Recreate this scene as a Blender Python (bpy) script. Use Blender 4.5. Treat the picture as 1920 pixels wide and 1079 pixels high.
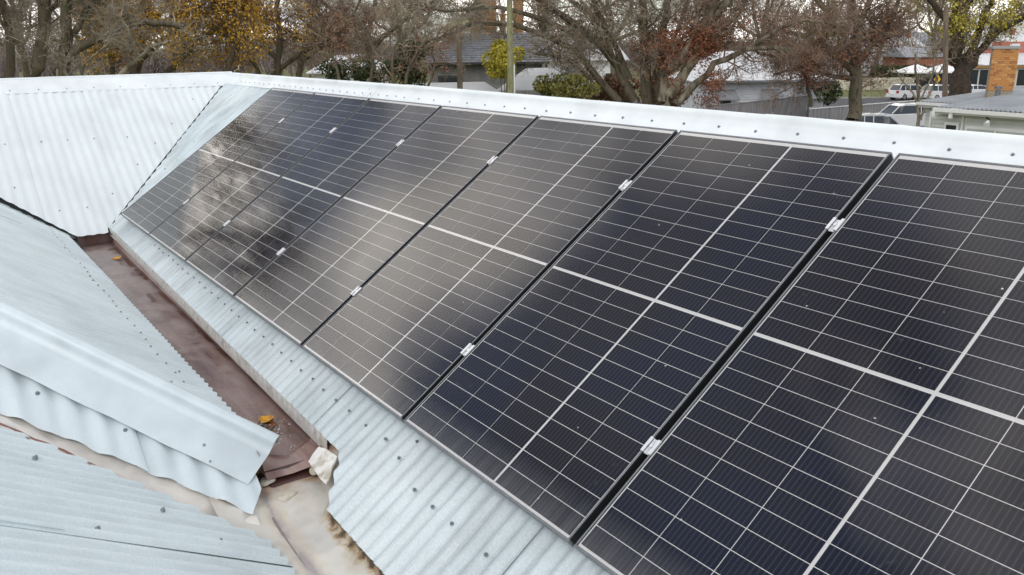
import bpy, math, random
import numpy as np
from mathutils import Matrix, Vector

S = bpy.context.scene
C = S.collection
R = math.radians
for o in list(bpy.data.objects):
    bpy.data.objects.remove(o)

# ------------------------------------------------------------------ camera
ZO = 5.09                                   # height of the array's lower corner above the ground
WR = np.array([[0.574142, 0.222160, -0.788041],
               [0.818670, -0.168830, 0.548862],
               [-0.011110, -0.960271, -0.278812]])
FPX = 1591.3
CAM = np.array([8.500, -1.472, 1.511 + ZO])
cam = bpy.data.cameras.new('camera')
cam.sensor_width = 36
cam.lens = FPX / 1920 * 36
cam.clip_start = 0.05
cam.clip_end = 3000
co = bpy.data.objects.new('camera', cam)
C.objects.link(co)
_m = Matrix.Identity(4)
for i in range(3):
    _m[i][0] = WR[i, 0]; _m[i][1] = -WR[i, 1]; _m[i][2] = -WR[i, 2]; _m[i][3] = CAM[i]
co.matrix_world = _m
S.camera = co

# ------------------------------------------------------------------ sky and sun
SUN_EL, SUN_AZ = 48, 152                    # azimuth measured from +Y, clockwise
w = bpy.data.worlds.new('World'); S.world = w; w.use_nodes = True
nt = w.node_tree; nt.nodes.clear()
def N(t, **k):
    n = nt.nodes.new(t)
    for a, b in k.items(): setattr(n, a, b)
    return n
sky = N('ShaderNodeTexSky', sky_type='NISHITA'); sky.sun_disc = False
sky.sun_elevation = R(SUN_EL); sky.sun_rotation = R(SUN_AZ); sky.air_density = 1.0; sky.dust_density = 1.5
tc = N('ShaderNodeTexCoord'); sx = N('ShaderNodeSeparateXYZ'); nt.links.new(tc.outputs['Generated'], sx.inputs[0])
ad = N('ShaderNodeMath', operation='MAXIMUM'); ad.inputs[1].default_value = 0.0; nt.links.new(sx.outputs[2], ad.inputs[0])
ad2 = N('ShaderNodeMath', operation='ADD'); ad2.inputs[1].default_value = 0.22; nt.links.new(ad.outputs[0], ad2.inputs[0])
dv = N('ShaderNodeVectorMath', operation='DIVIDE'); cb = N('ShaderNodeCombineXYZ')
for i in range(3): nt.links.new(ad2.outputs[0], cb.inputs[i])
nt.links.new(tc.outputs['Generated'], dv.inputs[0]); nt.links.new(cb.outputs[0], dv.inputs[1])
n1 = N('ShaderNodeTexNoise'); n1.inputs['Scale'].default_value = 1.4; n1.inputs['Detail'].default_value = 5; n1.inputs['Distortion'].default_value = 0.35
n1.inputs['Roughness'].default_value = 0.5
mp = N('ShaderNodeMapping'); mp.inputs['Location'].default_value = (7.87, 3.41, 0.0)
nt.links.new(dv.outputs[0], mp.inputs[0]); nt.links.new(mp.outputs[0], n1.inputs['Vector'])
cr = N('ShaderNodeValToRGB')                # cover: where cloud closes the sky
cr.color_ramp.elements[0].position = 0.44; cr.color_ramp.elements[0].color = (0.12, 0.12, 0.12, 1)
cr.color_ramp.elements[1].position = 0.57; cr.color_ramp.elements[1].color = (1, 1, 1, 1)
nt.links.new(n1.outputs['Fac'], cr.inputs[0])
n2 = N('ShaderNodeTexNoise'); n2.inputs['Scale'].default_value = 1.5; n2.inputs['Detail'].default_value = 4
nt.links.new(dv.outputs[0], n2.inputs['Vector'])
cc = N('ShaderNodeValToRGB')                # cloud brightness
cc.color_ramp.elements[0].position = 0.36; cc.color_ramp.elements[0].color = (6.0, 6.2, 6.6, 1)
cc.color_ramp.elements[1].position = 0.60; cc.color_ramp.elements[1].color = (24.0, 23.0, 21.6, 1)
nt.links.new(n2.outputs['Fac'], cc.inputs[0])
mx = N('ShaderNodeMixRGB'); nt.links.new(cr.outputs[0], mx.inputs[0]); nt.links.new(sky.outputs[0], mx.inputs[1]); nt.links.new(cc.outputs[0], mx.inputs[2])
bgn = N('ShaderNodeBackground'); bgn.inputs['Strength'].default_value = 0.13
nt.links.new(mx.outputs[0], bgn.inputs[0])
wo = N('ShaderNodeOutputWorld'); nt.links.new(bgn.outputs[0], wo.inputs[0])

sl = bpy.data.lights.new('sun', 'SUN'); sl.energy = .75; sl.angle = R(20); sl.color = (1, 0.97, 0.93)
so = bpy.data.objects.new('sun', sl); C.objects.link(so)
_d = Vector((math.sin(R(SUN_AZ)) * math.cos(R(SUN_EL)), math.cos(R(SUN_AZ)) * math.cos(R(SUN_EL)), math.sin(R(SUN_EL))))
so.rotation_euler = _d.to_track_quat('Z', 'Y').to_euler()
S.view_settings.view_transform = 'Standard'; S.view_settings.look = 'None'
S.view_settings.gamma = 1; S.view_settings.use_curve_mapping = False
S.view_settings.exposure = -0.02
S.render.engine = 'CYCLES'
S.cycles.use_denoising = True; S.cycles.denoising_prefilter = "ACCURATE"
S.cycles.max_bounces = 6; S.cycles.transparent_max_bounces = 12
S.cycles.caustics_reflective = False; S.cycles.caustics_refractive = False

# ------------------------------------------------------------------ helpers
def ray(px, py):
    return WR @ np.array([(px - 960) / FPX, (py - 539.5) / FPX, 1.0])
FH = np.array([-0.8206, 0.5715])            # horizontal heading of the camera
def at(px, py, d):                          # the place seen at a pixel, d metres ahead
    v = ray(px, py)
    return CAM + v * (d / (v[:2] @ FH))
def ground_at(px, d, z=0.0, lev=None):       # the ground below the point seen at column px, lev metres up
    py = 100.
    for _ in range(6):
        p = at(px, py, d); py += (p[2] - (z if lev is None else lev)) * FPX / d
    p[2] = z
    return p

def mesh_np(name, V, F, m=None, smooth=False):
    V = np.asarray(V, dtype=np.float32).reshape(-1, 3); F = np.asarray(F, dtype=np.int32)
    k = F.shape[1]; n = len(F)
    me = bpy.data.meshes.new(name)
    me.vertices.add(len(V)); me.vertices.foreach_set('co', V.ravel())
    me.loops.add(n * k); me.loops.foreach_set('vertex_index', F.ravel())
    me.polygons.add(n)
    me.polygons.foreach_set('loop_start', np.arange(0, n * k, k, dtype=np.int32))
    me.polygons.foreach_set('loop_total', np.full(n, k, dtype=np.int32))
    me.update(calc_edges=True); me.validate()
    if smooth: me.polygons.foreach_set('use_smooth', np.ones(len(me.polygons), dtype=bool))
    if m: me.materials.append(m)
    return me

class MB:                                   # collects simple shapes into one mesh
    def __init__(s): s.v = []; s.f = []; s.sm = []
    def add(s, V, F, smooth=False):
        b = len(s.v); s.v += [tuple(map(float, p)) for p in V]
        for f in F: s.f.append(tuple(b + i for i in f)); s.sm.append(smooth)
        return s
    def box(s, a, b, M=None):
        x0, y0, z0 = a; x1, y1, z1 = b
        V = [(x0,y0,z0),(x1,y0,z0),(x1,y1,z0),(x0,y1,z0),(x0,y0,z1),(x1,y0,z1),(x1,y1,z1),(x0,y1,z1)]
        if M is not None: V = [tuple(M @ Vector(p)) for p in V]
        return s.add(V, [(0,3,2,1),(4,5,6,7),(0,1,5,4),(1,2,6,5),(2,3,7,6),(3,0,4,7)])
    def tube(s, P, r, n=8, caps=True, smooth=True):
        P = [np.array(p, float) for p in P]
        rr = r if hasattr(r, '__len__') else [r] * len(P)
        rings = []
        for i, p in enumerate(P):
            t = P[min(i+1, len(P)-1)] - P[max(i-1, 0)]; t = t / (np.linalg.norm(t) + 1e-12)
            a = np.cross(t, [0, 0, 1.0]) if abs(t[2]) < .95 else np.cross(t, [1.0, 0, 0])
            a /= np.linalg.norm(a); b = np.cross(t, a)
            rings.append([p + rr[i]*(a*math.cos(2*math.pi*k/n) + b*math.sin(2*math.pi*k/n)) for k in range(n)])
        V = [q for g in rings for q in g]; F = []
        for i in range(len(P)-1):
            for k in range(n): F.append((i*n+k, i*n+(k+1)%n, (i+1)*n+(k+1)%n, (i+1)*n+k))
        s.add(V, F, smooth)
        if caps:
            s.add(rings[0], [tuple(range(n))]); s.add(rings[-1], [tuple(range(n))])
        return s
    def prism(s, poly, d):                  # closed polygon (3D points) pushed by vector d
        n = len(poly); poly = [np.array(p, float) for p in poly]; d = np.array(d, float)
        V = poly + [p + d for p in poly]
        return s.add(V, [tuple(range(n))[::-1], tuple(range(n, 2*n))] + [(i, (i+1)%n, n+(i+1)%n, n+i) for i in range(n)])
    def mesh(s, name, m=None):
        me = bpy.data.meshes.new(name); me.from_pydata(s.v, [], s.f)
        me.polygons.foreach_set('use_smooth', s.sm); me.update()
        if m: me.materials.append(m)
        return me

def link(name, me, parent=None, loc=None, **props):
    o = bpy.data.objects.new(name, me); C.objects.link(o)
    if parent is not None:
        o.parent = parent
        p = parent
        if loc is None:                     # mesh was written in world coordinates
            t = Vector((0, 0, 0))
            while p is not None: t -= p.location; p = p.parent
            o.location = t
        else: o.location = loc
    elif loc is not None: o.location = loc
    for k, v in props.items(): o[k] = v
    return o
def empty(name, loc, label=None, category=None, group=None):
    o = bpy.data.objects.new(name, None); C.objects.link(o); o.location = Vector([float(a) for a in loc]); o.empty_display_size = .2
    if label: o['label'] = label
    if category: o['category'] = category
    if group: o['group'] = group
    return o
def copy_tree(o, parent=None):
    c = o.copy(); C.objects.link(c); c.parent = parent
    for ch in list(o.children): copy_tree(ch, c)
    return c

# ------------------------------------------------------------------ materials
def mat(name, col=(.5, .5, .5), rough=.6, metal=0., spec=.5, coat=0.):
    m = bpy.data.materials.new(name); m.use_nodes = True
    b = m.node_tree.nodes['Principled BSDF']
    b.inputs['Base Color'].default_value = (*col, 1); b.inputs['Roughness'].default_value = rough
    b.inputs['Metallic'].default_value = metal; b.inputs['Specular IOR Level'].default_value = spec
    b.inputs['Coat Weight'].default_value = coat
    return m
def nodes(m):
    t = m.node_tree
    def n(ty, **k):
        x = t.nodes.new(ty)
        for a, b in k.items():
            if a in x.inputs.keys() if isinstance(a, str) else False: x.inputs[a].default_value = b
            else: setattr(x, a, b)
        return x
    return t, n, t.nodes['Principled BSDF'], t.links.new
def ramp(n, stops):
    r = n('ShaderNodeValToRGB'); e = r.color_ramp.elements
    while len(e) < len(stops): e.new(.5)
    for i, (p, c) in enumerate(stops): e[i].position = p; e[i].color = (*c, 1)
    return r
def noisy(name, c1, c2, scale=8, rough=.7, detail=5, metal=0., stretch=(1, 1, 1), bump=0., lo=.3, hi=.7, coords='Object', c3=None, spec=.5):
    m = mat(name, c1, rough, metal, spec); t, n, b, L = nodes(m)
    tc = n('ShaderNodeTexCoord'); mp = n('ShaderNodeMapping'); mp.inputs['Scale'].default_value = stretch
    L(tc.outputs[coords], mp.inputs[0])
    nz = n('ShaderNodeTexNoise'); nz.inputs['Scale'].default_value = scale; nz.inputs['Detail'].default_value = detail
    L(mp.outputs[0], nz.inputs['Vector'])
    r = ramp(n, [(lo, c1), (hi, c2)] if c3 is None else [(lo, c1), ((lo+hi)/2, c2), (hi, c3)])
    L(nz.outputs['Fac'], r.inputs[0]); L(r.outputs[0], b.inputs['Base Color'])
    if bump:
        bp = n('ShaderNodeBump'); bp.inputs['Strength'].default_value = bump; bp.inputs['Distance'].default_value = .02
        L(nz.outputs['Fac'], bp.inputs['Height']); L(bp.outputs[0], b.inputs['Normal'])
    return m

def zinc(name, base, dark, spangle=1., rough=.42, streak=(1, 1, 1), metal=.35, stk=.7):
    m = mat(name, base, rough, metal); t, n, b, L = nodes(m)
    tc = n('ShaderNodeTexCoord')
    def tex(scale, det, st=(1, 1, 1)):
        mp = n('ShaderNodeMapping'); mp.inputs['Scale'].default_value = st; L(tc.outputs['Object'], mp.inputs[0])
        z = n('ShaderNodeTexNoise'); z.inputs['Scale'].default_value = scale; z.inputs['Detail'].default_value = det
        L(mp.outputs[0], z.inputs['Vector']); return z
    big = tex(1.3, 4); fine = tex(150, 3); st = tex(9, 4, streak)
    vo = n('ShaderNodeTexVoronoi'); vo.inputs['Scale'].default_value = 130; L(tc.outputs['Object'], vo.inputs['Vector'])
    r1 = ramp(n, [(.35, dark), (.62, base)]); L(big.outputs['Fac'], r1.inputs[0])
    def mul(a, bfac, lo, hi, amt, p0=.3, p1=.7):
        r = ramp(n, [(p0, (lo,)*3), (p1, (hi,)*3)]); L(bfac, r.inputs[0])
        x = n('ShaderNodeMixRGB'); x.blend_type = 'MULTIPLY'; x.inputs[0].default_value = amt
        L(a, x.inputs[1]); L(r.outputs[0], x.inputs[2]); return x.outputs[0]
    c = mul(r1.outputs[0], fine.outputs['Fac'], .80, 1.08, spangle * .7, .36, .64)
    c = mul(c, vo.outputs['Distance'], .93, 1.03, spangle * .8, .1, .6)
    c = mul(c, st.outputs['Fac'], .78, 1.05, stk, .34, .6)
    wt_ = tex(3.2, 6); c = mul(c, wt_.outputs['Fac'], .84, 1.03, min(1., stk * 1.3), .34, .52)
    L(c, b.inputs['Base Color'])
    rr = ramp(n, [(.3, (rough - .08,)*3), (.7, (rough + .12,)*3)]); L(st.outputs['Fac'], rr.inputs[0]); L(rr.outputs[0], b.inputs['Roughness'])
    bp = n('ShaderNodeBump'); bp.inputs['Strength'].default_value = .06; bp.inputs['Distance'].default_value = .01
    L(big.outputs['Fac'], bp.inputs['Height']); L(bp.outputs[0], b.inputs['Normal'])
    return m

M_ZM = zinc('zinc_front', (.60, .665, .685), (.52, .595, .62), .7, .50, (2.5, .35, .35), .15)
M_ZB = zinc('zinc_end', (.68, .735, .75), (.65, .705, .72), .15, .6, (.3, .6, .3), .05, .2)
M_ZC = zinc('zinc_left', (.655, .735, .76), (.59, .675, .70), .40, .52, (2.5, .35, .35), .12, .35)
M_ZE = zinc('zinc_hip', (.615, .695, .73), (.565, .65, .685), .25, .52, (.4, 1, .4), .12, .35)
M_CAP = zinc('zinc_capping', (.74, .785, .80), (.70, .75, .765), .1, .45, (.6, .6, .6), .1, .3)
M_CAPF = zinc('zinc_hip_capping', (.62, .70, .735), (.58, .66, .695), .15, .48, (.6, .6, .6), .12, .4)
M_SCREW = mat('screw_metal', (.25, .28, .31), .4, .5)
M_RUBBER = mat('screw_washer', (.05, .06, .07), .7)
M_ALU = noisy('aluminium_frame', (.13, .14, .15), (.19, .20, .21), 30, .45, metal=.2)
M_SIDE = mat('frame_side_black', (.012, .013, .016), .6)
M_ALUD = mat('frame_inner', (.035, .04, .05), .5, .5)
M_BACK = mat('white_backsheet', (.93, .93, .93), .6, 0, 0.)
M_CLAMP = mat('clamp_alloy', (.80, .81, .82), .35, .55)

def cell_mat():
    m = mat('silicon_cell', (.01, .012, .03), .5, 0, 0.); t, n, b, L = nodes(m)
    tc = n('ShaderNodeTexCoord'); sp = n('ShaderNodeSeparateXYZ'); L(tc.outputs['Object'], sp.inputs[0])
    def mth(op, a, bb=None):
        x = n('ShaderNodeMath'); x.operation = op
        for i, v in enumerate((a, bb)):
            if v is None: continue
            if isinstance(v, (int, float)): x.inputs[i].default_value = v
            else: L(v, x.inputs[i])
        return x.outputs[0]
    f = mth('FRACT', mth('DIVIDE', sp.outputs[0], .0175))
    pk = mth('ABSOLUTE', mth('SUBTRACT', f, .5))
    bar = mth('POWER', mth('MULTIPLY', pk, 2.), 5.)
    # fine fingers, hardly seen: a soft tone change along the cell
    oi = n('ShaderNodeObjectInfo')
    r = ramp(n, [(0, (.003, .004, .014)), (.5, (.005, .005, .013)), (1, (.008, .006, .012))]); L(oi.outputs['Random'], r.inputs[0])
    ge = n('ShaderNodeNewGeometry')
    nz = n('ShaderNodeTexNoise'); nz.inputs['Scale'].default_value = 1.6; nz.inputs['Detail'].default_value = 2; L(ge.outputs['Position'], nz.inputs['Vector'])
    r2 = ramp(n, [(.38, (.002, .007, .034)), (.60, (.012, .007, .010))]); L(nz.outputs['Fac'], r2.inputs[0])
    mxx = n('ShaderNodeMixRGB'); mxx.inputs[0].default_value = .6; L(r.outputs[0], mxx.inputs[1]); L(r2.outputs[0], mxx.inputs[2])
    mb = n('ShaderNodeMixRGB'); L(bar, mb.inputs[0]); L(mxx.outputs[0], mb.inputs[1]); mb.inputs[2].default_value = (.060, .062, .078, 1)
    L(mb.outputs[0], b.inputs['Base Color'])
    return m
M_CELL = cell_mat()

def glass_mat():
    m = bpy.data.materials.new('panel_glass'); m.use_nodes = True; t = m.node_tree; t.nodes.clear(); L = t.links.new
    out = t.nodes.new('ShaderNodeOutputMaterial'); tr = t.nodes.new('ShaderNodeBsdfTransparent'); gl = t.nodes.new('ShaderNodeBsdfGlossy')
    tr.inputs[0].default_value = (1, 1, 1, 1); gl.inputs['Roughness'].default_value = .13; gl.inputs[0].default_value = (.95, .93, .90, 1)
    fr = t.nodes.new('ShaderNodeFresnel'); fr.inputs[0].default_value = 1.54
    ge = t.nodes.new('ShaderNodeNewGeometry'); nz = t.nodes.new('ShaderNodeTexNoise'); nz.inputs['Scale'].default_value = 1.1; nz.inputs['Detail'].default_value = 3
    L(ge.outputs['Position'], nz.inputs['Vector'])
    rr = t.nodes.new('ShaderNodeMapRange'); rr.inputs[1].default_value = .35; rr.inputs[2].default_value = .65; rr.inputs[3].default_value = .05; rr.inputs[4].default_value = .12
    L(nz.outputs['Fac'], rr.inputs[0]); L(rr.outputs[0], gl.inputs['Roughness'])
    mx = t.nodes.new('ShaderNodeMixShader'); L(fr.outputs[0], mx.inputs[0]); L(tr.outputs[0], mx.inputs[1]); L(gl.outputs[0], mx.inputs[2])
    # dust specks and dried drops lying on the glass
    vo = t.nodes.new('ShaderNodeTexVoronoi'); vo.inputs['Scale'].default_value = 7.5; L(ge.outputs['Position'], vo.inputs['Vector'])
    lt = t.nodes.new('ShaderNodeMath'); lt.operation = 'LESS_THAN'; lt.inputs[1].default_value = .028; L(vo.outputs['Distance'], lt.inputs[0])
    n3 = t.nodes.new('ShaderNodeTexNoise'); n3.inputs['Scale'].default_value = 60; L(ge.outputs['Position'], n3.inputs['Vector'])
    m3 = t.nodes.new('ShaderNodeMath'); m3.operation = 'MULTIPLY'; L(lt.outputs[0], m3.inputs[0]); L(n3.outputs['Fac'], m3.inputs[1])
    n4 = t.nodes.new('ShaderNodeTexNoise'); n4.inputs['Scale'].default_value = 26; n4.inputs['Detail'].default_value = 6; L(ge.outputs['Position'], n4.inputs['Vector'])
    r4 = t.nodes.new('ShaderNodeMapRange'); r4.inputs[1].default_value = .68; r4.inputs[2].default_value = .80; r4.inputs[4].default_value = .05; L(n4.outputs['Fac'], r4.inputs[0])
    a5 = t.nodes.new('ShaderNodeMath'); a5.operation = 'ADD'; L(m3.outputs[0], a5.inputs[0]); L(r4.outputs[0], a5.inputs[1])
    # grime washed down to the lower frame, with drip marks above it
    tg = t.nodes.new('ShaderNodeTexCoord'); sg = t.nodes.new('ShaderNodeSeparateXYZ'); L(tg.outputs['Object'], sg.inputs[0])
    mg = t.nodes.new('ShaderNodeMapping'); mg.inputs['Scale'].default_value = (26, 1.2, 1); L(ge.outputs['Position'], mg.inputs[0])
    ng = t.nodes.new('ShaderNodeTexNoise'); ng.inputs['Scale'].default_value = 1; ng.inputs['Detail'].default_value = 4; L(mg.outputs[0], ng.inputs['Vector'])
    rg = t.nodes.new('ShaderNodeMapRange'); rg.inputs[1].default_value = .01; rg.inputs[2].default_value = .16; rg.inputs[3].default_value = .16; rg.inputs[4].default_value = 0; L(sg.outputs[1], rg.inputs[0])
    pg = t.nodes.new('ShaderNodeMath'); pg.operation = 'MULTIPLY'; L(rg.outputs[0], pg.inputs[0]); L(ng.outputs['Fac'], pg.inputs[1])
    a4 = t.nodes.new('ShaderNodeMath'); a4.operation = 'ADD'; L(a5.outputs[0], a4.inputs[0]); L(pg.outputs[0], a4.inputs[1])
    df = t.nodes.new('ShaderNodeBsdfDiffuse'); df.inputs[0].default_value = (.7, .7, .68, 1)
    m2 = t.nodes.new('ShaderNodeMixShader'); L(a4.outputs[0], m2.inputs[0]); L(mx.outputs[0], m2.inputs[1]); L(df.outputs[0], m2.inputs[2])
    L(m2.outputs[0], out.inputs[0])
    return m
M_GLASS = glass_mat()

# ================================================================== THE HOUSE ROOF
T35 = math.tan(R(35)); T32 = math.tan(R(32.5))
NM = np.array([0, -math.sin(R(35)), math.cos(R(35))])
SM = np.array([0, math.cos(R(35)), math.sin(R(35))])
def RYf(x): return RY - .0095 * max(0, x - 3.3)
def zM(y): return T35 * y - .134
def zC(y): return -.2 + T32 * (-.43 - y)
def zG(y): return -.38 + T32 * (-.59 - y)
def zE(x): return -.266 + T32 * (5.15 - x)
def zB(x): return 1.168 - .7265 * (x + 2.19)
def valx(y): return -.30 - (y + .075) * (2.14 - .30) / (1.811 + .075)
RY, RX, RZ = 1.811, -2.14, 1.134            # the two ridge lines meet at RX, RY

house = empty('corrugated_house', (2.5, 0, 0), 'house with silvery corrugated iron roof carrying the row of solar panels', 'house')
HW = lambda P: [(p[0], p[1], p[2] + ZO) for p in P]

def corrugated(name, pos, u0, u1, v0, v1, nrm, m, pitch=.0762, amp=.0100, nv=5, lift=0., ph=0., parent=house, th=.0022, seed=0, wob=.0015):
    """one corrugated sheet: pos(u, v) is a point of its mean plane; v runs down the corrugations between v0(u) and v1(u)"""
    rnd = random.Random(seed)
    n = max(6, int(round((u1 - u0) / pitch * 10)))
    us = np.linspace(u0, u1, n + 1); nrm = np.array(nrm)
    V = []; ph2 = rnd.uniform(0, 6)
    keep = []
    for i, u in enumerate(us):
        a, b = v0(u), v1(u)
        if b - a < .004: b = a + .004
        h = amp * math.cos(2 * math.pi * u / pitch + ph) + lift
        ends = min(i, n - i) / n
        if ends < .03: h += .0015
        je = rnd.uniform(-.0012, .0012)
        for k in range(nv + 1):
            v = a + (b - a) * k / nv
            hh = h + wob * math.sin(3.1 * v + ph2 + u * 2.3)
            V.append(np.array(pos(u, v + (je if k in (0, nv) else 0))) + nrm * hh)
    V = np.array(V); V[:, 2] += ZO
    nn = len(V); W = np.vstack([V, V - nrm * th])
    F = []
    q = nv + 1
    for i in range(n):
        for k in range(nv):
            a = i*q + k; F.append((a, a+1, a+q+1, a+q)); F.append((nn+a, nn+a+q, nn+a+q+1, nn+a+1))
        for k in (0, nv):
            a = i*q + k; F.append((a, a+q, nn+a+q, nn+a))
    for i in (0, n):
        for k in range(nv):
            a = i*q + k; F.append((a, a+1, nn+a+1, nn+a))
    me = mesh_np(name, W, F, m, smooth=True)
    try: me.set_sharp_from_angle(angle=R(50))
    except Exception: pass
    return link(name, me, parent)

# --- front slope under the panels
def eaveM(x):
    base = -.062 - .0165 * max(0, min(x, 5.3))
    if x < 5.25: return base
    if x < 5.47: return base + (-.318 - base) * (x - 5.25) / .22
    return -.318 - .012 * min(x - 5.47, .6)
def valM(x):                                # slope foot cut by the valley with the end slope
    if x >= -.30: return eaveM(x)
    return -.055 + (-.30 - x) * (1.811 + .075) / (2.14 - .30)
edges = [-2.3, -1.90, -1.14, -.385, .375, 1.13, 1.885, 2.64, 3.388, 4.145, 4.86, 5.64, 6.40, 7.16, 7.92, 8.68, 9.44, 10.2]
for i in range(len(edges) - 1):
    corrugated('roof_sheet', lambda u, v: (u, v, zM(v)), edges[i] - (.004 if i else 0), edges[i+1] + .05, valM, lambda u: RYf(u) - .01, NM, M_ZM,
               lift=.0025 * (i % 2), seed=i, nv=7)
# --- end slope facing the camera along +X (the valley at both sides)
NB = np.array([.5878, 0, .809])
def footB(y):
    lo = -.31
    if y > -.085: lo = valx(y)
    if y < -.345: lo = -.30 - (-.345 - y) * .93
    return max(lo + (-.010 if y > -.085 else .045), RX + .02)
eb = [-3.6, -2.85, -2.1, -1.36, -.62, .14, .90, 1.811]
for i in range(len(eb) - 1):
    corrugated('roof_sheet', lambda u, v: (v, u, zB(v)), eb[i] - .004, eb[i+1] + (.04 if i < len(eb) - 2 else 0), lambda u: RX + .01, footB, NB, M_ZB,
               pitch=.0885, amp=.0045, lift=.024 + .003 * (i % 2), seed=40 + i, nv=6, wob=.0003)
M_TRAY = mat('valley_tray_metal', (.10, .11, .12), .6, .3)
def tray(A, B_, n1, n2):
    b = MB(); A = np.array(A); B_ = np.array(B_); dn = np.array([0, 0, -.028])
    b.prism(HW([A + dn, B_ + dn, B_ + dn + np.array(n1), A + dn + np.array(n1)]), (0, 0, -.003)); b.prism(HW([A + dn, B_ + dn, B_ + dn + np.array(n2), A + dn + np.array(n2)]), (0, 0, -.003))
    link('valley_tray', b.mesh('valley_tray', M_TRAY), house)
tray((-.30, -.075, zM(-.075)), (-2.14, 1.811, zM(1.811)), (.14, 0, 0), (-.12, 0, .087))
tray((-.30, -.345, -.25), (-2.40, -2.60, 1.18), (.14, 0, 0), (-.12, 0, .087))
# --- left slope (faces the panels); its corrugations run slightly askew
NC = np.array([0, math.sin(R(32.5)), math.cos(R(32.5))])
SK = -.14
def hipx(y): return 5.075 + .951 * (y + .39)
def fitC(u, top):
    # sheet line: x = u + SK*(y+.43); from the gutter up to hip, valley or ridge
    y = -.425 + random.Random(int(u * 977)).uniform(-.002, .002)
    lim = -2.62
    ys = y
    while ys > lim:
        x = u + SK * (ys + .43)
        if x > hipx(ys) - .02 or x < -.30 - (-.345 - ys) * .93 - .01: break
        ys -= .01
    return ys
ec = [-.9, -.62, .19, .99, 1.76, 2.55, 3.33, 4.09, 4.95]
def topC(u):
    if u < -.30:                            # starts only where the valley lets it
        y = -.345 - (-.30 - u) / .93
        return y
    return -.425
for i in range(len(ec) - 1):
    corrugated('roof_sheet', lambda u, v: (u + SK * (-v + .43), -v, zC(-v)), ec[i] - .004, ec[i+1] + .05,
               lambda u: -(topC(u)) , lambda u: max(-topC(u) + .02, -fitC(u, 0)), NC, M_ZC, lift=.002 * (i % 2), seed=60 + i, nv=6, amp=.0100)
# the part of that slope beyond the valley foot
corrugated('roof_sheet', lambda u, v: (u, -v, zC(-v)), -2.3, -.32, lambda u: .345 + (-.30 - u) / .93, lambda u: 2.62, NC, M_ZC, seed=77, nv=6, lift=-.004)
# --- narrow hip slope (faces +X) under the hip capping
NE = np.array([math.sin(R(32.5)), 0, math.cos(R(32.5))])
def e_up(y): return hipx(y) - .03
def e_dn(y): return y + 5.89 + .156 * max(0, -.6 - y) + .006 * math.sin(y * 40)
ee = [-2.62, -1.93, -1.16, -.885, -.47]
ee = [-2.62, -1.75, -.935, -.505]
for i in range(len(ee) - 1):
    corrugated('roof_sheet', lambda u, v: (v, u, zE(v)), ee[i] - .004, ee[i+1] + (.03 if i < 2 else 0), e_up,
               (lambda y: min(e_dn(y), 5.26 + (-.535 - y) * 1.2) if y > -.60 else e_dn(y)), NE, M_ZE, pitch=.093, amp=.0065, lift=.012 + .003 * (i % 2), seed=90 + i, nv=4)
# --- near slope at lower left
def g_lo(u): return -.585 + .012 * math.sin(u * 9)
def g_hi(u):
    ys = -.60
    while ys > -2.9:
        x = u + SK * (ys + .59)
        if x < ys + 6.12 + .3 * (-.665 - ys): break
        ys -= .01
    return ys
def g_cut(u):
    ys = -.60
    while ys > -2.9:
        x = u + SK * (ys + .59)
        if x > ys + 6.12 + .3 * (-.665 - ys): return ys
        ys -= .01
    return ys
egs = [4.1, 4.94, 5.70, 6.46, 7.22, 7.98, 8.74, 9.5, 10.2]
for i in range(len(egs) - 1):
    corrugated('roof_sheet', lambda u, v: (u + SK * (-v + .59), -v, zG(-v)), egs[i] - .004, egs[i+1] + .05,
               (lambda u: -g_lo(u) if u > 5.50 else -g_cut(u)), lambda u: 2.85, NC, M_ZC, pitch=.071, amp=.0105, lift=.003 * (i % 2), seed=110 + i, nv=6)
# --- the far sides of the ridges, hidden from the photograph's side
bk = MB(); bk.prism(HW([(-5.2, RY + .005, RZ - .03), (10.2, RY - .055, RZ - .06), (10.2, 4.6, RZ - 1.95), (-5.2, 4.6, RZ - 1.95)]), (0, 0, -.02))
link('rear_slope', bk.mesh('rear_slope', M_ZM), house)
bk = MB(); bk.prism(HW([(RX - .005, -3.6, RZ - .005), (RX - .005, RY, RZ - .005), (-5.2, 4.6, RZ - 2.1), (-5.2, -3.6, RZ - 2.1)]), (0, 0, -.02))
link('rear_slope', bk.mesh('rear_slope', M_ZB), house)
M_WALL = noisy('painted_boards', (.55, .54, .50), (.62, .61, .57), 3, .7)
wl = MB(); wl.box((-4.9, 4.15, 0), (9.9, 4.3, ZO - .72)); wl.box((-4.9, -3.6, 0), (-4.75, 4.15, ZO - .85)); wl.box((9.75, -3.6, 0), (9.9, 4.15, ZO - .9)); wl.box((-4.9, -3.75, 0), (9.9, -3.6, ZO - .2))
link('wall', wl.mesh('wall', M_WALL), house)

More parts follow.
